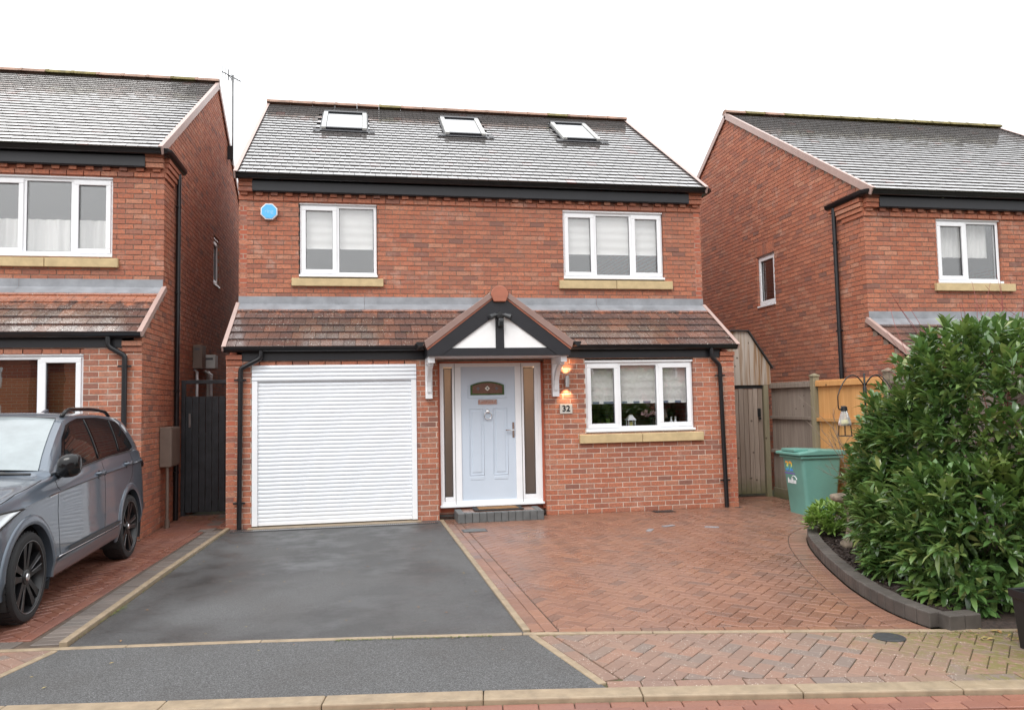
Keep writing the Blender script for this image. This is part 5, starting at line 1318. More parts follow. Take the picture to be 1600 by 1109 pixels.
def side_poly(name, mat, poly, off, parent, sgs=(1, -1), smooth=True, dens=.05):
    """panel following the body side; poly in (a, z), convex-ish, fanned in strips"""
    for sg in sgs:
        mb = MB(); zs = [p[1] for p in poly]; z0, z1 = min(zs), max(zs); n = max(1, int((z1-z0)/dens)); vs = []; m_ = 14
        prevrow = None
        for k in range(n+1):
            z = z0+(z1-z0)*min(.999, max(.001, k/n)); xs = []
            for i in range(len(poly)):
                (a, b), (c, d_) = poly[i], poly[(i+1) % len(poly)]
                if (b <= z < d_) or (d_ <= z < b): xs.append(a+(c-a)*(z-b)/(d_-b))
            if len(xs) < 2: continue
            l, r = min(xs), max(xs); row = []
            for t in range(m_+1):
                a = l+(r-l)*t/m_; row.append(len(vs)); vs.append(W3(sg*(S_w(a, z)+off), a, z))
            if prevrow: 
                for t in range(m_): mb.f.append((prevrow[t], prevrow[t+1], row[t+1], row[t]) if sg > 0 else (prevrow[t], row[t], row[t+1], prevrow[t+1])); mb.mi.append(0)
            prevrow = row
        mb.v = [tuple(v) for v in vs]; mb.build(name, mat, parent, smooth=smooth)
def side_line(name, mat, pts, r, parent, off=.0, sgs=(1, -1), n=6, sub=8):
    for sg in sgs:
        path = []
        for (a, z), (a2, z2) in zip(pts, pts[1:]):
            for k in range(sub): t = k/sub; aa, zz = a+(a2-a)*t, z+(z2-z)*t; path.append(W3(sg*(S_w(aa, zz)+off), aa, zz))
        a, z = pts[-1]; path.append(W3(sg*(S_w(a, z)+off), a, z)); mb = MB(); mb.tube(path, r, n); mb.build(name, mat, parent, smooth=True)
# windows: black surround, then panes
dlo = [(.80, 1.122), (1.4, 1.152), (2.0, 1.188), (2.97, 1.222)]
side_poly('window_surround', 'glossblack', [(.74, 1.115), (3.02, 1.215), (3.03, 1.26), (2.88, 1.50), (2.80, 1.555), (2.3, 1.60), (1.75, 1.60), (1.42, 1.555), (1.15, 1.42)], .003, car, dens=.03)
side_poly('side_window', 'carglass', [(.86, 1.14), (1.73, 1.185), (1.83, 1.57), (1.47, 1.54), (1.2, 1.415)], .006, car, dens=.03)
side_poly('side_window', 'carglass', [(1.86, 1.195), (2.42, 1.218), (2.55, 1.555), (2.3, 1.575), (1.93, 1.578)], .006, car, dens=.03)
side_poly('quarter_window', 'carglass', [(2.52, 1.222), (2.94, 1.24), (2.78, 1.51), (2.62, 1.55)], .006, car, dens=.03)
side_line('window_trim', 'satinblack', [(.76, 1.108), (1.4, 1.140), (2.0, 1.176), (3.0, 1.208)], .008, car, .003)
side_line('pillar_trim', 'satinblack', [(1.795, 1.185), (1.88, 1.585)], .006, car, .008)
side_line('pillar_trim', 'satinblack', [(2.47, 1.22), (2.59, 1.56)], .005, car, .008)
# windscreen: lies on the sloping front of the greenhouse
wsm = MB(); rowsw = []
for k in range(13):
    t = k/12; a = .56+(1.385-.56)*t; zt_ = lerp_t(T_top, a); zb = lerp_t(T_belt, a); hgt = zt_-zb; wr = .835*lerp_t(T_w, a)/.92-.42*max(0, hgt)-.075
    row = []
    for j in range(17):
        f = -1+2*j/16; w_ = wr*f; zc = zt_+.022-.03*abs(f)**2.2+.008; row.append(W3(w_, a-.06*(1-f*f)*(1-t*.6), zc+.004))
    rowsw.append(row)
wsm.add([p for r in rowsw for p in r], [(i*17+j, i*17+j+1, (i+1)*17+j+1, (i+1)*17+j) for i in range(12) for j in range(16)]); wsm.build('windscreen', 'screen', car, smooth=True)
mb = MB(); mb.tube([W3(w_, .50-.06*(1-(w_/.72)**2)+.01, lerp_t(T_top, .51)+.028-.03*abs(w_/.72)**2) for w_ in np.linspace(-.70, .70, 20)], .016, 6); mb.build('cowl_seal', 'satinblack', car, smooth=True)
mb = MB(); mb.tube([W3(w_, 1.40-.03*(1-(w_/.58)**2), lerp_t(T_top, 1.40)+.026-.025*abs(w_/.58)**2.4) for w_ in np.linspace(-.57, .57, 16)], .008, 6); mb.build('header_seal', 'satinblack', car, smooth=True)
for sg in (1, -1):
    mb = MB(); mb.tube([W3(sg*.50, .50, 1.155), W3(sg*.1, .53, 1.165), W3(-sg*.25, .56, 1.17)], .008, 6); mb.build('wiper', 'satinblack', car)
# seams, moulding, shade of the shoulder crease drawn as a dark strip
for pts in ([(.60, 1.07), (.60, .95), (.56, .80), (.58, .45), (.62, .30)], [(1.82, 1.165), (1.83, .95), (1.80, .70), (1.76, .48), (1.80, .30)], [(2.80, 1.18), (2.82, 1.06), (2.76, .92), (2.55, .80), (2.28, .55), (2.24, .30)]):
    side_line('door_seam', 'rubber', pts, .0035, car, -.001)
side_line('crease_shade', 'satinblack', [(.52, .958), (1.2, .988), (1.7, 1.012), (2.3, 1.03), (2.6, 1.042)], .0045, car, -.001)
side_line('bonnet_seam', 'rubber', [(-.45, .955), (-.1, 1.022), (.40, 1.088)], .004, car, .0)
side_poly('sill_moulding', 'satinblack', [(.72, .438), (2.26, .458), (2.26, .492), (.80, .470)], .014, car, dens=.012)
side_line('sill_trim', 'silver', [(.52, .420), (1.5, .435), (2.26, .446)], .005, car, .012)
side_poly('sill_panel', 'paint', [(.46, .26), (2.22, .285), (2.22, .43), (.46, .405)], .012, car, dens=.02)
# handles, badge, headlamp
for a, z in ((1.66, 1.045), (2.58, 1.075)):
    for sg in (1, -1):
        w_ = S_w(a, z); h = MB(); h.tube([W3(sg*(w_-.005), a-.11, z-.003), W3(sg*(w_+.03), a-.085, z), W3(sg*(w_+.035), a, z+.002), W3(sg*(w_+.03), a+.085, z+.006), W3(sg*(w_-.005), a+.11, z+.006)], [.012, .015, .016, .015, .012], 8); h.build('door_handle', 'paint', car, smooth=True)
        h = MB(); h.lathe([(0, 0.003), (.035, .002), (.04, 0)], W3(sg*(w_+.001), a-.02, z-.012), 14, (sg, 0, 0)); h.build('handle_recess', 'rubber', car)
side_poly('wing_badge', 'silver', [(.40, .938), (.62, .952), (.66, .982), (.44, .962)], .005, car, dens=.01)
side_poly('headlamp', 'hl', [(-.62, .80), (-.50, .79), (-.12, .905), (-.10, .918), (-.5, .90), (-.62, .88)], .004, car, dens=.02)
side_line('headlamp_trim', 'satinblack', [(-.62, .79), (-.50, .78), (-.09, .912), (-.5, .905), (-.62, .885)], .009, car, .002)
side_poly('tail_lamp', 'glossblack', [(3.30, .98), (3.56, .98), (3.54, 1.08), (3.28, 1.1)], .004, car, dens=.02)
# wheel arches: flare and liner
for ca, cz in WHL:
    for sg in (1, -1):
        mb = MB(); n = 34; vs = []; prof = [(-.012, -.05), (-.012, .008), (.012, .016), (.045, .014), (.062, .004), (.064, -.01)]
        for k in range(n+1):
            an = R(-12)+R(204)*k/n
            for dr_, off in prof:
                rr = AR+dr_; a, z = ca+math.cos(an)*rr, cz+math.sin(an)*rr; z = max(z, .23); wref = max(S_w(a, max(z, .3)), .80)
                if off < -.02: w_ = wref-.06
                else: w_ = wref+off
                vs.append(W3(sg*w_, a, z))
        m_ = len(prof); mb.add(vs, [((k*m_+j), (k+1)*m_+j, (k+1)*m_+j+1, k*m_+j+1) if sg < 0 else ((k*m_+j), k*m_+j+1, (k+1)*m_+j+1, (k+1)*m_+j) for k in range(n) for j in range(m_-1)]); mb.build('arch_flare', 'paint', car, smooth=50)
        mb = MB(); vs = []
        for k in range(n+1):
            an = R(-25)+R(230)*k/n
            for w_ in (.52, .90): vs.append(W3(sg*w_, ca+math.cos(an)*(AR+.004), cz+math.sin(an)*(AR+.004)))
        mb.add(vs, [(2*k, 2*k+1, 2*k+3, 2*k+2) for k in range(n)]); mb.add([W3(sg*.52, ca-.5, .2), W3(sg*.52, ca+.5, .2), W3(sg*.52, ca+.5, .85), W3(sg*.52, ca-.5, .85)], [(0, 1, 2, 3)]); mb.build('arch_liner', 'rubber', car)
mb = MB(); mb.box(CXX-.56, CXX+.56, CY0-.7, CY0+3.4, .19, .34); mb.build('underbody', 'rubber', car)
# wheels
for ca, cz in WHL:
    for sg in (1, -1):
        wo = .905; c = W3(sg*wo, ca, cz); wh = empty('wheel', c, parent=car); ax = (sg, 0, 0)
        t_ = MB(); t_.lathe([(.272, -.20), (.33, -.215), (.352, -.19), (.358, -.15), (.358, -.06), (.352, -.025), (.338, -.004), (.31, .004), (.285, -.002), (.278, -.03)], c, 48, ax); t_.build('tyre', 'rubber', wh, smooth=40)
        tr = MB()
        for k in range(40):
            an = 2*math.pi*k/40; cc = Vector(c)+Vector((-sg*.055, math.cos(an)*.3575, math.sin(an)*.3575)); tr.obox(cc, (.03, 0, 0), (0, -math.sin(an)*.006, math.cos(an)*.006), (0, math.cos(an)*.0025, math.sin(an)*.0025))
        tr.build('tread_blocks', 'satinblack', wh, kind='stuff')
        r_ = MB(); r_.lathe([(.284, -.012), (.282, .0), (.274, -.004), (.264, -.03), (.25, -.10), (.24, -.15), (0, -.155)], c, 44, ax); r_.build('rim', 'wheel', wh, smooth=40)
        ring = MB(); ring.lathe([(.278, -.001), (.281, .0015), (.284, .0)], c, 44, ax); ring.build('rim_edge', 'spoke', wh, smooth=True)
        hb = MB(); hb.lathe([(.07, -.045), (.058, -.022), (.03, -.018), (0, -.016)], c, 20, ax); hb.build('hub', 'wheel', wh, smooth=40)
        cp = MB(); cp.lathe([(.03, -.018), (.026, -.010), (0, -.009)], c, 16, ax); cp.build('hub_cap', 'silver', wh, smooth=40)
        rot0 = .35 if ca == 0 else .1
        for k in range(5):
            an = rot0+2*math.pi*k/5
            for s2 in (-1, 1):
                e = Vector((0, math.cos(an), math.sin(an))); tn = Vector((0, -math.sin(an), math.cos(an))); b0 = Vector(c)+e*.045+tn*s2*.018+Vector((-sg*.03, 0, 0)); b1 = Vector(c)+e*.262+tn*s2*.052+Vector((-sg*.014, 0, 0))
                dd = (b1-b0).normalized(); nn = dd.cross(Vector((1, 0, 0))).normalized(); sp = MB()
                vs = []
                for pt, hw in ((b0, .022), (b0.lerp(b1, .5), .021), (b1, .032)):
                    for f, g_ in ((-hw, -.04), (-hw, 0), (hw, 0), (hw, -.04)): vs.append(pt+nn*f+Vector((sg*g_, 0, 0)))
                sp.add(vs, [(i*4+j, i*4+j+1, (i+1)*4+j+1, (i+1)*4+j) for i in range(2) for j in range(3)]); sp.build('spoke', 'wheel', wh)
                if (k == 0) or (k == 3 and s2 > 0):
                    ed = MB(); ed.tube([b0.lerp(b1, .25)+nn*.013*s2+Vector((sg*.001, 0, 0)), b1+nn*.016*s2+Vector((sg*.001, 0, 0))], .0028, 5); ed.build('spoke_edge', 'spoke', wh)
# roof rails, mirrors, aerial
for sg in (1, -1):
    zr = lambda a: lerp_t(T_top, a)
    pts = []
    for k in range(17):
        t = k/16; a = 1.50+(2.95-1.50)*t; pts.append(W3(sg*(.585+.012*math.sin(math.pi*t)), a, zr(a)+.0+.045*min(1, math.sin(math.pi*t)*3.2)))
    mb = MB(); mb.tube(pts, .02, 8); mb.build('roof_rail', 'glossblack', car, smooth=True)
    mb = MB(); c = Vector(W3(sg*.985, .58, 1.195)); n1, n2 = 12, 18; vs = []
    for i in range(n1+1):
        th = math.pi*i/n1
        for k in range(n2):
            ph = 2*math.pi*k/n2; sgnp = lambda v, e: math.copysign(abs(v)**e, v)
            x = .098*sgnp(math.sin(th), .75)*sgnp(math.cos(ph), .75); z = .105*sgnp(math.sin(th), .75)*sgnp(math.sin(ph), .75); y = .085*sgnp(math.cos(th), .8)
            z += .02*(x*sg/.125)*.6; y *= (.9 if y > 0 else 1.1)
            vs.append(c+Vector((x, y, z)))
    mb.add(vs, [(i*n2+k, i*n2+(k+1) % n2, (i+1)*n2+(k+1) % n2, (i+1)*n2+k) for i in range(n1) for k in range(n2)]); mr = mb.build('door_mirror', 'glossblack', car, smooth=True)
    mb = MB(); mb.tube([W3(sg*.84, .70, 1.10), W3(sg*.90, .66, 1.115), W3(sg*.95, .60, 1.125)], [.035, .026, .03], 8); mb.build('mirror_stalk', 'satinblack', mr, smooth=True)
side_poly('mirror_sail', 'satinblack', [(.66, 1.095), (.90, 1.112), (.93, 1.26), (.90, 1.27)], .009, car, dens=.02)
mb = MB(); mb.prism([(2.55, 1.655), (2.75, 1.64), (2.72, 1.70)], lambda u, v, dd: W3(dd, u, v), -.02, .02); mb.build('shark_fin_aerial', 'paint', car, bevel=.008)
mb = MB(); mb.box(CXX-.75, CXX+.75, CY0+3.55, CY0+3.66, .42, .72); mb.build('rear_bumper', 'satinblack', car, bevel=.03)
mb = MB(); mb.box(CXX-.40, CXX+.40, CY0-.945, CY0-.87, .585, .69); mb.build('grille', 'glossblack', car, bevel=.02)
mb = MB(); mb.box(CXX-.48, CXX+.48, CY0-.945, CY0-.86, .375, .49); mb.build('lower_intake', 'satinblack', car, bevel=.03)
for k in range(2):
    mb = MB(); mb.box(CXX-.40, CXX+.40, CY0-.952, CY0-.94, .615+k*.035, .623+k*.035); mb.build('grille_bar', 'silver', car, bevel=.002)
for sg in (1, -1):
    mb = MB(); mb.tube([W3(sg*.43, -.90, .655), W3(sg*.58, -.875, .675), W3(sg*.70, -.82, .72), W3(sg*.79, -.70, .80)], [.03, .038, .042, .04], 8); mb.build('front_lamp', 'hl', car, smooth=True)
# ================================================================== fence, gate, bin
FX = 8.75
FN = empty('timber_fence', (FX, -2.5, 0), 'close boarded timber fence running back to the side gate', 'fence')
def fence_panel(y0, y1, mat, label, rails, top=1.93):
    f = empty('panel', (FX, (y0+y1)/2, 0), label, parent=FN)
    n = round((y0-y1)/.098); w_ = (y0-y1)/n
    for i in range(n):
        y = y0-i*w_; mb = MB(); t = random.uniform(-.003, .003)
        mb.add([(FX+.02+t, y, .16), (FX+.032+t, y-w_-.008, .16), (FX+.032+t, y-w_-.008, top-.03), (FX+.02+t, y, top-.03), (FX+.045, y, .16), (FX+.04, y-w_-.008, .16), (FX+.04, y-w_-.008, top-.03), (FX+.045, y, top-.03)],
               [(0, 1, 2, 3), (7, 6, 5, 4), (0, 3, 7, 4), (1, 5, 6, 2), (3, 2, 6, 7)]); mb.build('board', mat, f)
    for z, hh in rails:
        mb = MB(); mb.box(FX-.03, FX+.018, y1, y0, z-hh/2, z+hh/2); mb.build('rail', mat, f, bevel=.004)
    mb = MB(); mb.box(FX-.012, FX+.035, y1, y0, 0, .158); mb.build('gravel_board', mat, f, bevel=.004)
    mb = MB(); mb.box(FX-.02, FX+.06, y1, y0, top-.029, top); mb.build('capping', mat, f, bevel=.004)
fence_panel(.98, -.32, 'wood_grey', 'weathered grey fence panel between the timber gate and the mossy post', [(1.87, .07), (1.345, .05), (.78, .05)])
fence_panel(-.44, -2.06, 'wood_new', 'new orange fence panel behind the teal bin', [(1.875, .075), (1.33, .055), (.62, .055)])
fence_panel(-2.2, -4.0, 'wood_grey', 'grey fence panel mostly hidden behind the laurel hedge', [(1.87, .07), (1.1, .05), (.4, .05)])
fence_panel(-4.12, -6.0, 'wood_grey', 'last grey fence panel wholly screened by the hedge near the road', [(1.87, .07), (1.1, .05), (.4, .05)])
for y, mt_, lb in ((-.38, 'wood_post', 'mossy timber fence post between grey and orange panels'), (-2.13, 'bath', 'pale concrete fence post beyond the orange panel'), (-4.06, 'wood_post', 'timber fence post behind the laurel hedge')):
    mb = MB(); mb.box(FX-.05, FX+.05, y-.05, y+.05, 0, 1.99); p = mb.build('post', mt_, FN, bevel=.006, label=lb)
    mb = MB(); mb.lathe([(.085, 1.99), (.085, 2.01), (0, 2.045)], (FX, y, 0), 4); mb.build('post_cap', mt_, p)
gt = empty('timber_gate', (8.15, 1.0, 0), 'weathered timber side gate with mossy foot beside the house', 'gate')
n = 11; x0, x1 = 7.63, 8.60; w_ = (x1-x0)/n
for i in range(n):
    a = x0+i*w_; mb = MB(); mb.box(a+.003, a+w_-.004, .985+random.uniform(-.004, .004), 1.005, .06, 1.835+random.uniform(-.006, .006)); mb.build('board', 'wood_gate', gt, bevel=.004)
mb = MB(); mb.box(8.612, 8.70, .95, 1.04, 0, 1.90); mb.build('post', 'wood_post', gt, bevel=.006)
mb = MB(); mb.box(8.50, 8.55, .965, .985, 1.36, 1.50); mb.lathe([(0, .03), (.02, .028), (.022, 0)], (8.525, .965, 1.33), 12, (0, -1, 0)); mb.build('latch', 'iron', gt)
mb = MB(); mb.box(7.63, 8.60, 1.006, 1.04, .3, .39); mb.box(7.63, 8.60, 1.006, 1.04, 1.5, 1.59); mb.build('ledge', 'wood_gate', gt)
gp = empty('boarded_gable', (8.2, .95, 1.9), 'streaked timber boarding with sloping top above the side gate', 'boarding')
n = 12; x0, x1 = 7.62, 8.745; w_ = (x1-x0)/n
tz = lambda x: 2.82-max(0, x-8.34)*1.50
for i in range(n):
    a, b = x0+i*w_+.002, x0+(i+1)*w_-.002; mb = MB(); pl = [(a, 1.90), (b, 1.90), (b, tz(b)), (a, tz(a))]
    if a < 8.34 < b: pl = [(a, 1.90), (b, 1.90), (b, tz(b)), (8.34, 2.82), (a, 2.82)]
    dd = random.uniform(-.003, .003); mb.prism(pl, lambda u, v, d2: (u, d2, v), .945+dd, .968); mb.build('board', 'wood_streak', gp)
for a, b in (((7.62, 2.82), (8.345, 2.82)), ((8.335, 2.83), (8.77, 2.18))):
    mb = MB(); A, B = Vector((a[0], 0, a[1])), Vector((b[0], 0, b[1])); d_ = (B-A).normalized(); nn = Vector((-d_.z, 0, d_.x)); c = (A+B)/2+nn*.012; c.y = 2.4; mb.obox(c, d_*((B-A).length/2), (0, 1.5, 0), nn*.01); mb.build('felt_roof', 'underlay', gp)
mb = MB(); mb.box(7.63, 8.61, .99, 1.05, 1.838, 1.90); mb.build('gap_shade', 'underlay', gp)  # dark strip put in for the shade of the gap above the gate

BZ = 1.06
bn = empty('wheelie_bin', (8.25, -1.0, 0), 'teal wheelie bin with rainbow number 32 by orange fence', 'bin')
BX, BY = 7.985, -1.275
def bin_ring(z, f):
    # f: 0 bottom .. 1 top; rounded rectangle
    xa, xb = BX+.045-.075*f, BX+.50+.10*f; ya, yb = BY+.03-.03*f, BY+.53+.03*f; r = .055; pts = []
    for cx, cy, a0 in ((xb-r, ya+r, -90), (xb-r, yb-r, 0), (xa+r, yb-r, 90), (xa+r, ya+r, 180)):
        for k in range(6): an = R(a0+90*k/5); pts.append((cx+r*math.cos(an), cy+r*math.sin(an), z))
    return pts
mb = MB(); zs = [0, .02, .84]; vs = bin_ring(.0, .02)+bin_ring(.02, 0)+bin_ring(.30, .33)+bin_ring(.305, .35)+bin_ring(.83, 1); k = 24
mb.add(vs, [(i*k+j, i*k+(j+1) % k, (i+1)*k+(j+1) % k, (i+1)*k+j) for i in range(4) for j in range(k)]+[tuple(range(k-1, -1, -1))]); mb.build('body', 'bin', bn, smooth=40)
mb = MB(); mb.box(BX-.055, BX+.615, BY-.025, BY+.585, .80, .84); mb.build('rim', 'bin', bn, bevel=.015)
mb = MB(); P_l = [(BX-.10, .85), (BX+.63, .85), (BX+.67, .875), (BX+.66, .905), (BX+.2, .93), (BX+.15, .915), (BX-.10, .89)]
mb.prism(P_l[::-1], lambda u, v, dd: (u, dd, v), BY-.045, BY+.605); mb.build('lid', 'bin', bn, bevel=.012)
mb = MB(); mb.box(BX-.085, BX+.13, BY+.10, BY+.46, .90, .938); mb.build('lid_plinth', 'bin', bn, bevel=.008)
mb = MB(); mb.tube([(BX+.68, BY+.05, .88), (BX+.70, BY+.06, .89), (BX+.70, BY+.5, .89), (BX+.68, BY+.51, .88)], .016, 8); mb.build('handle', 'bin', bn, smooth=True)
for y in (BY+.02, BY+.50):
    mb = MB(); mb.lathe([(0, -.02), (.07, -.02), (.09, -.015), (.09, .015), (.07, .02), (0, .02)], (BX+.55, y, .09), 20, (0, 1, 0)); mb.build('wheel', 'rubber', bn, smooth=40)
m, t, b, o = new_mat('rainbow print'); M['rainbow'] = m
g = t.nodes.new('ShaderNodeNewGeometry'); sx_ = t.nodes.new('ShaderNodeSeparateXYZ'); t.links.new(g.outputs['Position'], sx_.inputs[0])
t.links.new(ramp(t, ramp_f(t, sx_.outputs[2], .575, .77), [(0, (.25, .05, .5)), (.25, (.08, .3, .85)), (.45, (.1, .6, .6)), (.6, (.75, .8, .15)), (.8, (.9, .5, .05)), (1, (.85, .08, .15))]), b.inputs['Base Color'])
def on_bin(y, z): 
    f = (z-.02)/.81; return (BX+.045-.075*f-.003, y, z)
v, f = text_mesh('32', .20, .001, .006); mb = MB(); mb.add([on_bin(-.90-x*1.0, .675+y*.95) for x, y, z in v], f); mb.build('number_sticker', 'rainbow', bn)
mb = MB(); mb.add([on_bin(-.76, .585), on_bin(-1.04, .585), on_bin(-1.04, .572), on_bin(-.76, .572)], [(0, 1, 2, 3)]); mb.build('sticker_line', 'rainbow', bn)
mb = MB(); mb.tube([on_bin(-1.0+.075*math.cos(a), .475+.07*math.sin(a)) for a in np.linspace(-.1, math.pi*.9, 12)], .006, 5)
for k in range(6): y = -.84-k*.038; p = on_bin(y, .455); mb.box(p[0]-.002, p[0]+.001, y-.012, y+.012, .435, .485 if k not in (0, 3) else .51)
mb.build('council_logo', 'upvc', bn)

# ================================================================== bird bath, feeder, tub
bb = empty('bird_bath', (7.07, -3.72, .05), 'weathered stone bird bath beside the lime green plant', 'bird bath')
def rough_lathe(mb, prof, c, n=22, amp=.01):
    mb.lathe(prof, c, n); mb.v = [(x+random.uniform(-amp, amp), y+random.uniform(-amp, amp), z+random.uniform(-amp, amp)*.5) for x, y, z in mb.v]; return mb
rough_lathe(MB(), [(0, .0), (.13, .0), (.13, .05), (.085, .10), (.06, .22), (.055, .36), (.075, .45), (.09, .48)], (7.07, -3.72, .05), 18, .006).build('pedestal', 'bath', bb, smooth=True)
rough_lathe(MB(), [(.08, .475), (.17, .49), (.215, .515), (.22, .545), (.205, .56), (.17, .535), (.08, .52), (0, .515)], (7.07, -3.72, .05), 24, .006).build('bowl', 'bath', bb, smooth=True)
fp = empty('feeder_pole', (8.0, -2.7, .05), 'black iron bird feeder pole with curled hooks above hedge', 'feeder pole')
mb = MB(); mb.tube([(8.0, -2.7, .0), (8.0, -2.7, 1.93)], .012, 8); mb.lathe([(.012, 1.62), (.024, 1.66), (.024, 1.78), (.012, 1.80)], (8.0, -2.7, 0), 10); mb.lathe([(0, 1.96), (.016, 1.945), (.012, 1.92)], (8.0, -2.7, 0), 8); mb.build('shaft', 'iron', fp, smooth=40)
HK = []
for ang, L in ((200, .52), (235, .3), (20, .5), (-40, .32)):
    e = Vector((math.cos(R(ang)), math.sin(R(ang)), 0)); pts = []
    for k in range(15):
        t = k/14; r_ = L*t; pts.append(Vector((8.0, -2.7, 1.78))+e*r_+Vector((0, 0, .20*math.sin(math.pi*min(1, t*1.0))**.8-.10*t)))
    en = pts[-1]; tip = en+Vector((0, 0, -.12)); pts += [en+Vector((0, 0, -.06))]
    for k in range(8): an = math.pi*k/7; pts.append(tip+e*(-.035*(1-math.cos(an))*.9)+Vector((0, 0, -.045*math.sin(an))))
    mb = MB(); mb.tube(pts, .0075, 6); mb.build('hook', 'iron', fp, smooth=True); HK.append(tip+Vector((0, 0, -.045)))
fc = HK[0]+Vector((.10, -.02, 0)); fx, fy2, fz = 7.60, -2.86, 1.50
bf = empty('bird_feeder', (fx, fy2, fz-.3), 'clear hanging bird feeder with pale seed by the hedge', 'bird feeder')
mb = MB(); mb.tube([tuple(HK[0]), (fx, fy2, fz+.04)], .003, 5); mb.build('hanger', 'iron', bf)
mb = MB(); mb.lathe([(.012, .06), (.035, .05), (.04, .0), (.03, -.01)], (fx, fy2, fz), 14); mb.build('cap', 'iron', bf, smooth=40)
mb = MB(); mb.lathe([(.035, 0), (.05, -.05), (.075, -.14), (.078, -.17), (.06, -.18)], (fx, fy2, fz), 18); mb.build('globe', 'clearplastic', bf, smooth=True)
mb = MB(); mb.lathe([(0, -.10), (.055, -.105), (.068, -.14), (.07, -.168), (0, -.175)], (fx, fy2, fz), 16); mb.build('seed_fill', 'seed', bf, smooth=True)
mb = MB()
for k in range(6): an = k*math.pi/3; mb.tube([(fx+.075*math.cos(an), fy2+.075*math.sin(an), fz-.17), (fx+.085*math.cos(an), fy2+.085*math.sin(an), fz-.30)], .004, 5)
mb.tube([(fx+.085*math.cos(2*math.pi*k/16), fy2+.085*math.sin(2*math.pi*k/16), fz-.30) for k in range(18)], .004, 5); mb.build('cage', 'iron', bf)
TX, TY = .0, -.32
tb = empty('plastic_tub', (6.38, -7.15, 0), 'black square plastic tub at the right edge beside hedge', 'tub')
mb = MB(); vs = []
for z, g in ((.0, 0), (.005, .0), (.33, .022), (.33, .034), (.385, .038), (.385, .02), (.06, -.01)):
    vs += [(6.135-g, -7.30-g, z), (6.60+g, -7.30-g, z), (6.60+g, -6.89+g, z), (6.135-g, -6.89+g, z)]
mb.add(vs, [(i*4+j, i*4+(j+1) % 4, (i+1)*4+(j+1) % 4, (i+1)*4+j) for i in range(6) for j in range(4)]+[(3, 2, 1, 0), (24, 25, 26, 27)]); mb.build('shell', 'black', tb, bevel=.006)
mb = MB(); mb.box(6.14, 6.595, -7.295, -6.895, .25, .30); mb.build('contents', 'soil', tb)

# ================================================================== planting
def leaf_geom(L, w_, droop=.25, fold=.25):
    # local x = along the leaf, y = across, z = up
    return [(0, 0, 0), (L*.35, w_*.5, -L*droop*.10+w_*fold), (L*.35, 0, -L*droop*.08), (L*.35, -w_*.5, -L*droop*.10+w_*fold), (L*.72, w_*.42, -L*droop*.45+w_*fold*.8), (L*.72, 0, -L*droop*.42), (L*.72, -w_*.42, -L*droop*.45+w_*fold*.8), (L, 0, -L*droop)]
LF = [(0, 2, 1), (0, 3, 2), (1, 2, 5, 4), (2, 3, 6, 5), (4, 5, 7), (5, 6, 7)]
LEAFM = []
for i in range(4):
    me = bpy.data.meshes.new('leaf'); me.from_pydata(leaf_geom(.125, .042, .15+.1*i, .15+.06*i), [], LF); me.materials.append(M['laurel']); me.polygons.foreach_set('use_smooth', [True]*6); LEAFM.append(me)
def frame_of(d_, roll=0):
    d_ = d_.normalized(); s = d_.cross(Vector((0, 0, 1)))
    if s.length < 1e-3: s = Vector((1, 0, 0))
    s.normalize(); u = s.cross(d_); 
    c, sn = math.cos(roll), math.sin(roll); s2 = s*c+u*sn; u2 = u*c-s*sn
    return d_, s2, u2
class Leaves:
    def __init__(s): s.v = []; s.f = []; s.c = []
    def add(s, p, d_, L, w_, droop, fold, roll=0):
        X, Y, Z = frame_of(d_, roll); s.c.append((p, X, Y, Z, L, w_, droop, fold))
    def bake(s, items):
        mb = MB()
        for p, X, Y, Z, L, w_, dr_, fo in items: mb.add([p+X*x+Y*y+Z*z for x, y, z in leaf_geom(L, w_, dr_, fo)], LF)
        return mb
def sprig(lv, base, axis, n, ll, lw, spread=55, length=.2, stems=None):
    axis = axis.normalized(); a0 = random.uniform(0, 6.28); o1 = axis.orthogonal().normalized(); o2 = axis.cross(o1)
    if stems is not None: stems.tube([base-axis*length*.4, base+axis*length*.6], [.003, .0018], 4, False)
    for k in range(n):
        t = k/max(1, n-1); an = a0+k*2.4; sp = R(spread*(1.25-t*.95)+random.uniform(-10, 10)); d_ = axis*math.cos(sp)+(o1*math.cos(an)+o2*math.sin(an))*math.sin(sp)
        L = ll*random.uniform(.75, 1.15)*(1 if t < .75 else .8); lv.add(base+axis*length*(t*.95-.35), d_, L, lw*random.uniform(.8, 1.15), random.uniform(.05, .35), random.uniform(.1, .35), random.uniform(-.4, .4))
BLOBS = [(7.30, -4.45, .88, .52, .46, .68), (7.36, -5.40, 1.16, .72, .74, 1.00), (6.72, -5.92, .50, .50, .44, .52), (8.1, -5.2, 1.16, .75, .85, 1.02), (7.24, -4.95, 1.02, .54, .5, .80), (7.5, -6.02, .8, .6, .42, .86), (6.76, -5.25, .45, .40, .5, .5), (7.08, -4.70, .48, .36, .45, .5)]
PW = 3.2
def inside(p, b, k=1): return (abs((p.x-b[0])/(b[3]*k))**PW+abs((p.y-b[1])/(b[4]*k))**PW+abs((p.z-b[2])/(b[5]*k))**PW) < 1
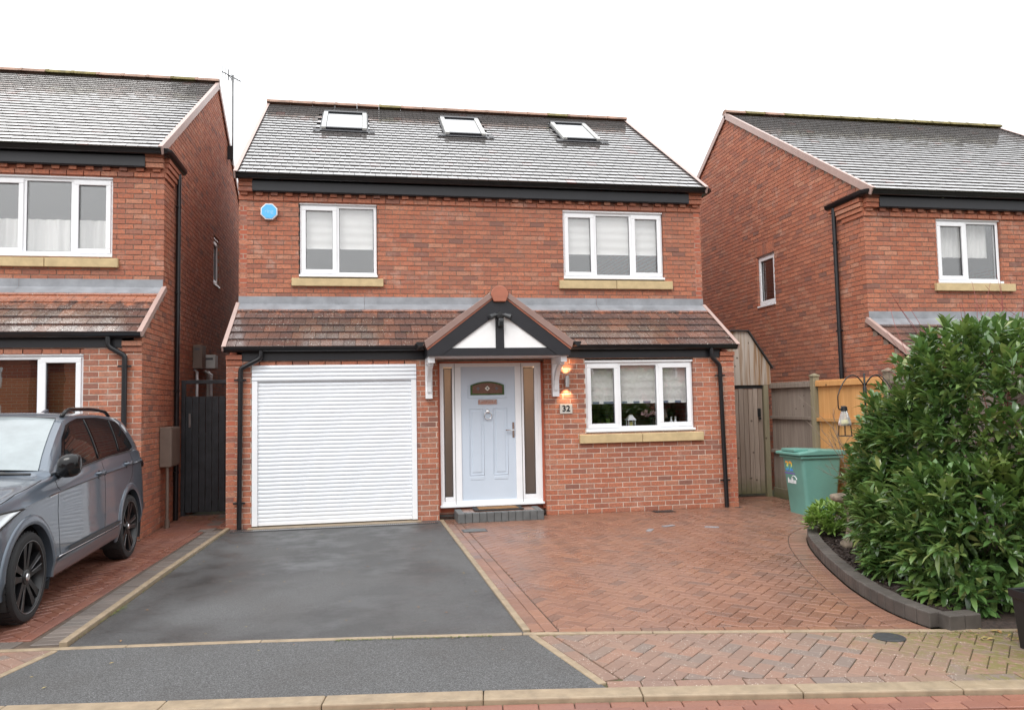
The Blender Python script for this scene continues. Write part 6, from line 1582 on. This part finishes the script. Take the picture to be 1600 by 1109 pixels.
def hedge():
    lv = Leaves(); stems = MB(); cnt = 0; tries = 0
    while cnt < 1500 and tries < 40000:
        tries += 1; b = random.choices(BLOBS, [x[3]*x[4]+x[4]*x[5]+x[3]*x[5] for x in BLOBS])[0]
        d_ = Vector((random.gauss(0, 1), random.gauss(0, 1), random.gauss(0, 1))).normalized()
        r = 1/((abs(d_.x/b[3])**PW+abs(d_.y/b[4])**PW+abs(d_.z/b[5])**PW)**(1/PW)); r *= random.choices([1, .86, 1.05], [6, 3, 1])[0]+random.gauss(0, .03)
        p = Vector(b[:3])+d_*r
        if p.z < .06 or any(inside(p, o_, .9) for o_ in BLOBS if o_ is not b): continue
        # keep what could be seen from the drive side
        if p.y > b[1]+.4 and p.x > 7.6 and p.z < 1.6: continue
        n_ = Vector((d_.x/b[3], d_.y/b[4], d_.z/b[5])).normalized(); ax = (n_*.75+Vector((0, 0, .75 if p.z > .5 else .35))+Vector((random.gauss(0, .3), random.gauss(0, .3), random.gauss(0, .25)))).normalized()
        sprig(lv, p, ax, random.randint(9, 13), random.choice((.085, .115, .14, .165, .18)), random.choice((.038, .047, .056)), 54, .17, stems); cnt += 1
    for k in range(4200):
        b = random.choice(BLOBS); d_ = Vector((random.gauss(0, 1), random.gauss(0, 1), random.gauss(0, 1))).normalized()
        r = 1/((abs(d_.x/b[3])**PW+abs(d_.y/b[4])**PW+abs(d_.z/b[5])**PW)**(1/PW))*random.uniform(.62, .84); p = Vector(b[:3])+d_*r
        if p.z < .05: continue
        lv.add(p, (d_+Vector((random.gauss(0, .7), random.gauss(0, .7), random.gauss(0, .7)))).normalized(), .13, .045, .2, .2, random.uniform(-1, 1))
    return lv, stems
hg = empty('laurel_hedge', (7.2, -5.3, .05), 'large dense evergreen hedge of glossy leaves at the right', 'hedge')
lv, stems = hedge()
stems.build('twigs', 'laurel', hg, kind='stuff')
mb = MB()
for k in range(16):
    a = Vector((random.uniform(6.9, 7.9), random.uniform(-5.9, -4.5), .03)); b = random.choice(BLOBS); e = Vector((b[0]+random.uniform(-.4, .4), b[1]+random.uniform(-.4, .4), b[2]+random.uniform(.1, .7))); mid = (a+e)/2+Vector((random.gauss(0, .08), random.gauss(0, .08), 0)); mb.tube([a, mid, e], [.022, .016, .007], 6)
mb.build('branches', 'twig', hg)
items = lv.c
sc_l = sorted(range(len(items)), key=lambda i: -vis_area(items[i][0], (Vector(CAM)-items[i][0]).normalized(), items[i][4]*items[i][5]*(.4+abs(items[i][3].dot((Vector(CAM)-items[i][0]).normalized())))))
# the leaves that show largest, on the outside of the hedge, one by one
pick = set()
for i in sc_l:
    p = items[i][0]
    if items[i][6] == .2 or any(inside(p, b, .97) for b in BLOBS): continue
    pick.add(i)
    if len(pick) >= 300: break
for i in pick:
    p, X, Y, Z, L, w_, dr_, fo = items[i]; k = L/.125; m4 = Matrix((X*k, Y*(w_/.042), Z*k)).transposed().to_4x4(); m4.translation = p; inst('leaf', random.choice(LEAFM), m4, hg)
o = lv.bake([it for i, it in enumerate(items) if i not in pick]).build('foliage', 'laurel', hg, smooth=True, kind='stuff')
lp_ = Leaves(); stm = MB(); pc = Vector((7.24, -3.05, .06))
for k in range(70):
    d_ = Vector((random.gauss(0, 1), random.gauss(0, 1), abs(random.gauss(0, .8)))).normalized(); p = pc+Vector((d_.x*.25, d_.y*.2, .08+d_.z*.25)); sprig(lp_, p, (d_*.6+Vector((0, 0, .9))), 8, .11, .036, 62, .09); stm.tube([pc, (pc+p)/2+Vector((0, 0, .03)), p], [.006, .005, .003], 4, False)
pl = empty('skimmia_shrub', tuple(pc), 'low lime green leafy shrub in the planter by the bin', 'shrub'); stm.build('stems', 'lime', pl)
lp_.bake(lp_.c).build('foliage', 'lime', pl, smooth=True, kind='stuff')
bt_ = empty('bare_shrub', (7.55, -3.35, .05), 'leafless grey twigs beside the hanging feeder', 'shrub'); mb = MB()
def branch(mb, p, d_, L, r, depth):
    q = p+d_*L; mid = (p+q)/2+Vector((random.gauss(0, .03), random.gauss(0, .03), random.gauss(0, .02)))*L*2; mb.tube([p, mid, q], [r, r*.8, r*.6], 5, False)
    if depth:
        for k in range(3): branch(mb, p.lerp(q, random.uniform(.45, 1)), (d_+Vector((random.gauss(0, .5), random.gauss(0, .5), random.gauss(.1, .4)))).normalized(), L*random.uniform(.45, .7), r*.6, depth-1)
for k in range(3): branch(mb, Vector((7.55, -3.35, .05)), Vector((random.uniform(-.35, .0), random.uniform(-.2, .2), 1)).normalized(), .8, .009, 3)
mb.build('stems', 'twig', bt_)
rt_ = empty('red_stemmed_shrub', (8.25, -4.3, .05), 'bare red twigs rising behind the hedge top', 'shrub'); mb = MB()
for k in range(9): branch(mb, Vector((8.3+random.uniform(-.2, .4), -4.3+random.uniform(-.3, .3), .05)), Vector((random.uniform(-.25, .3), random.uniform(-.2, .2), 1)).normalized(), 1.75, .008, 2)
mb.build('stems', 'redtwig', rt_)

# ================================================================== houses across the road (behind the camera; seen in reflections)
def far_house(x, y, label, h=5.0, w_=9):
    f = empty('facing_house', (x, y, 0), label, 'house', 'houses across the road')
    mb = MB(); mb.box(x-w_/2, x+w_/2, y-4, y+4, 0, h); mb.build('wall', 'brickflat', f)
    mb = MB(); mb.prism([(y-4.3, h), (y+4.3, h), (y, h+2.4)], lambda u, v, dd: (dd, u, v), x-w_/2-.2, x+w_/2+.2); mb.build('roof', 'underlay', f)
    for dx, z0, z1 in ((-2.6, 3.2, 4.4), (2.2, 3.2, 4.4), (2.2, .9, 2.2)):
        mb = MB(); mb.box(x+dx-.8, x+dx+.8, y+4, y+4.05, z0, z1); wn = mb.build('window', 'upvc', f); mb = MB(); mb.box(x+dx-.7, x+dx+.7, y+4.05, y+4.06, z0+.1, z1-.1); mb.build('pane', 'carglass', wn)
    mb = MB(); mb.box(x-2.9, x-1.9, y+4, y+4.06, 0, 2.1); mb.build('door', 'grey_paint', f)
for i, (x, lb) in enumerate(((-34, 'first'), (-23, 'second'), (-12, 'third'), (-1, 'fourth'), (10, 'fifth'), (21, 'sixth'), (32, 'seventh'))):
    far_house(x, -46, 'plain brick house across the road behind the viewer, %s of the row' % lb)
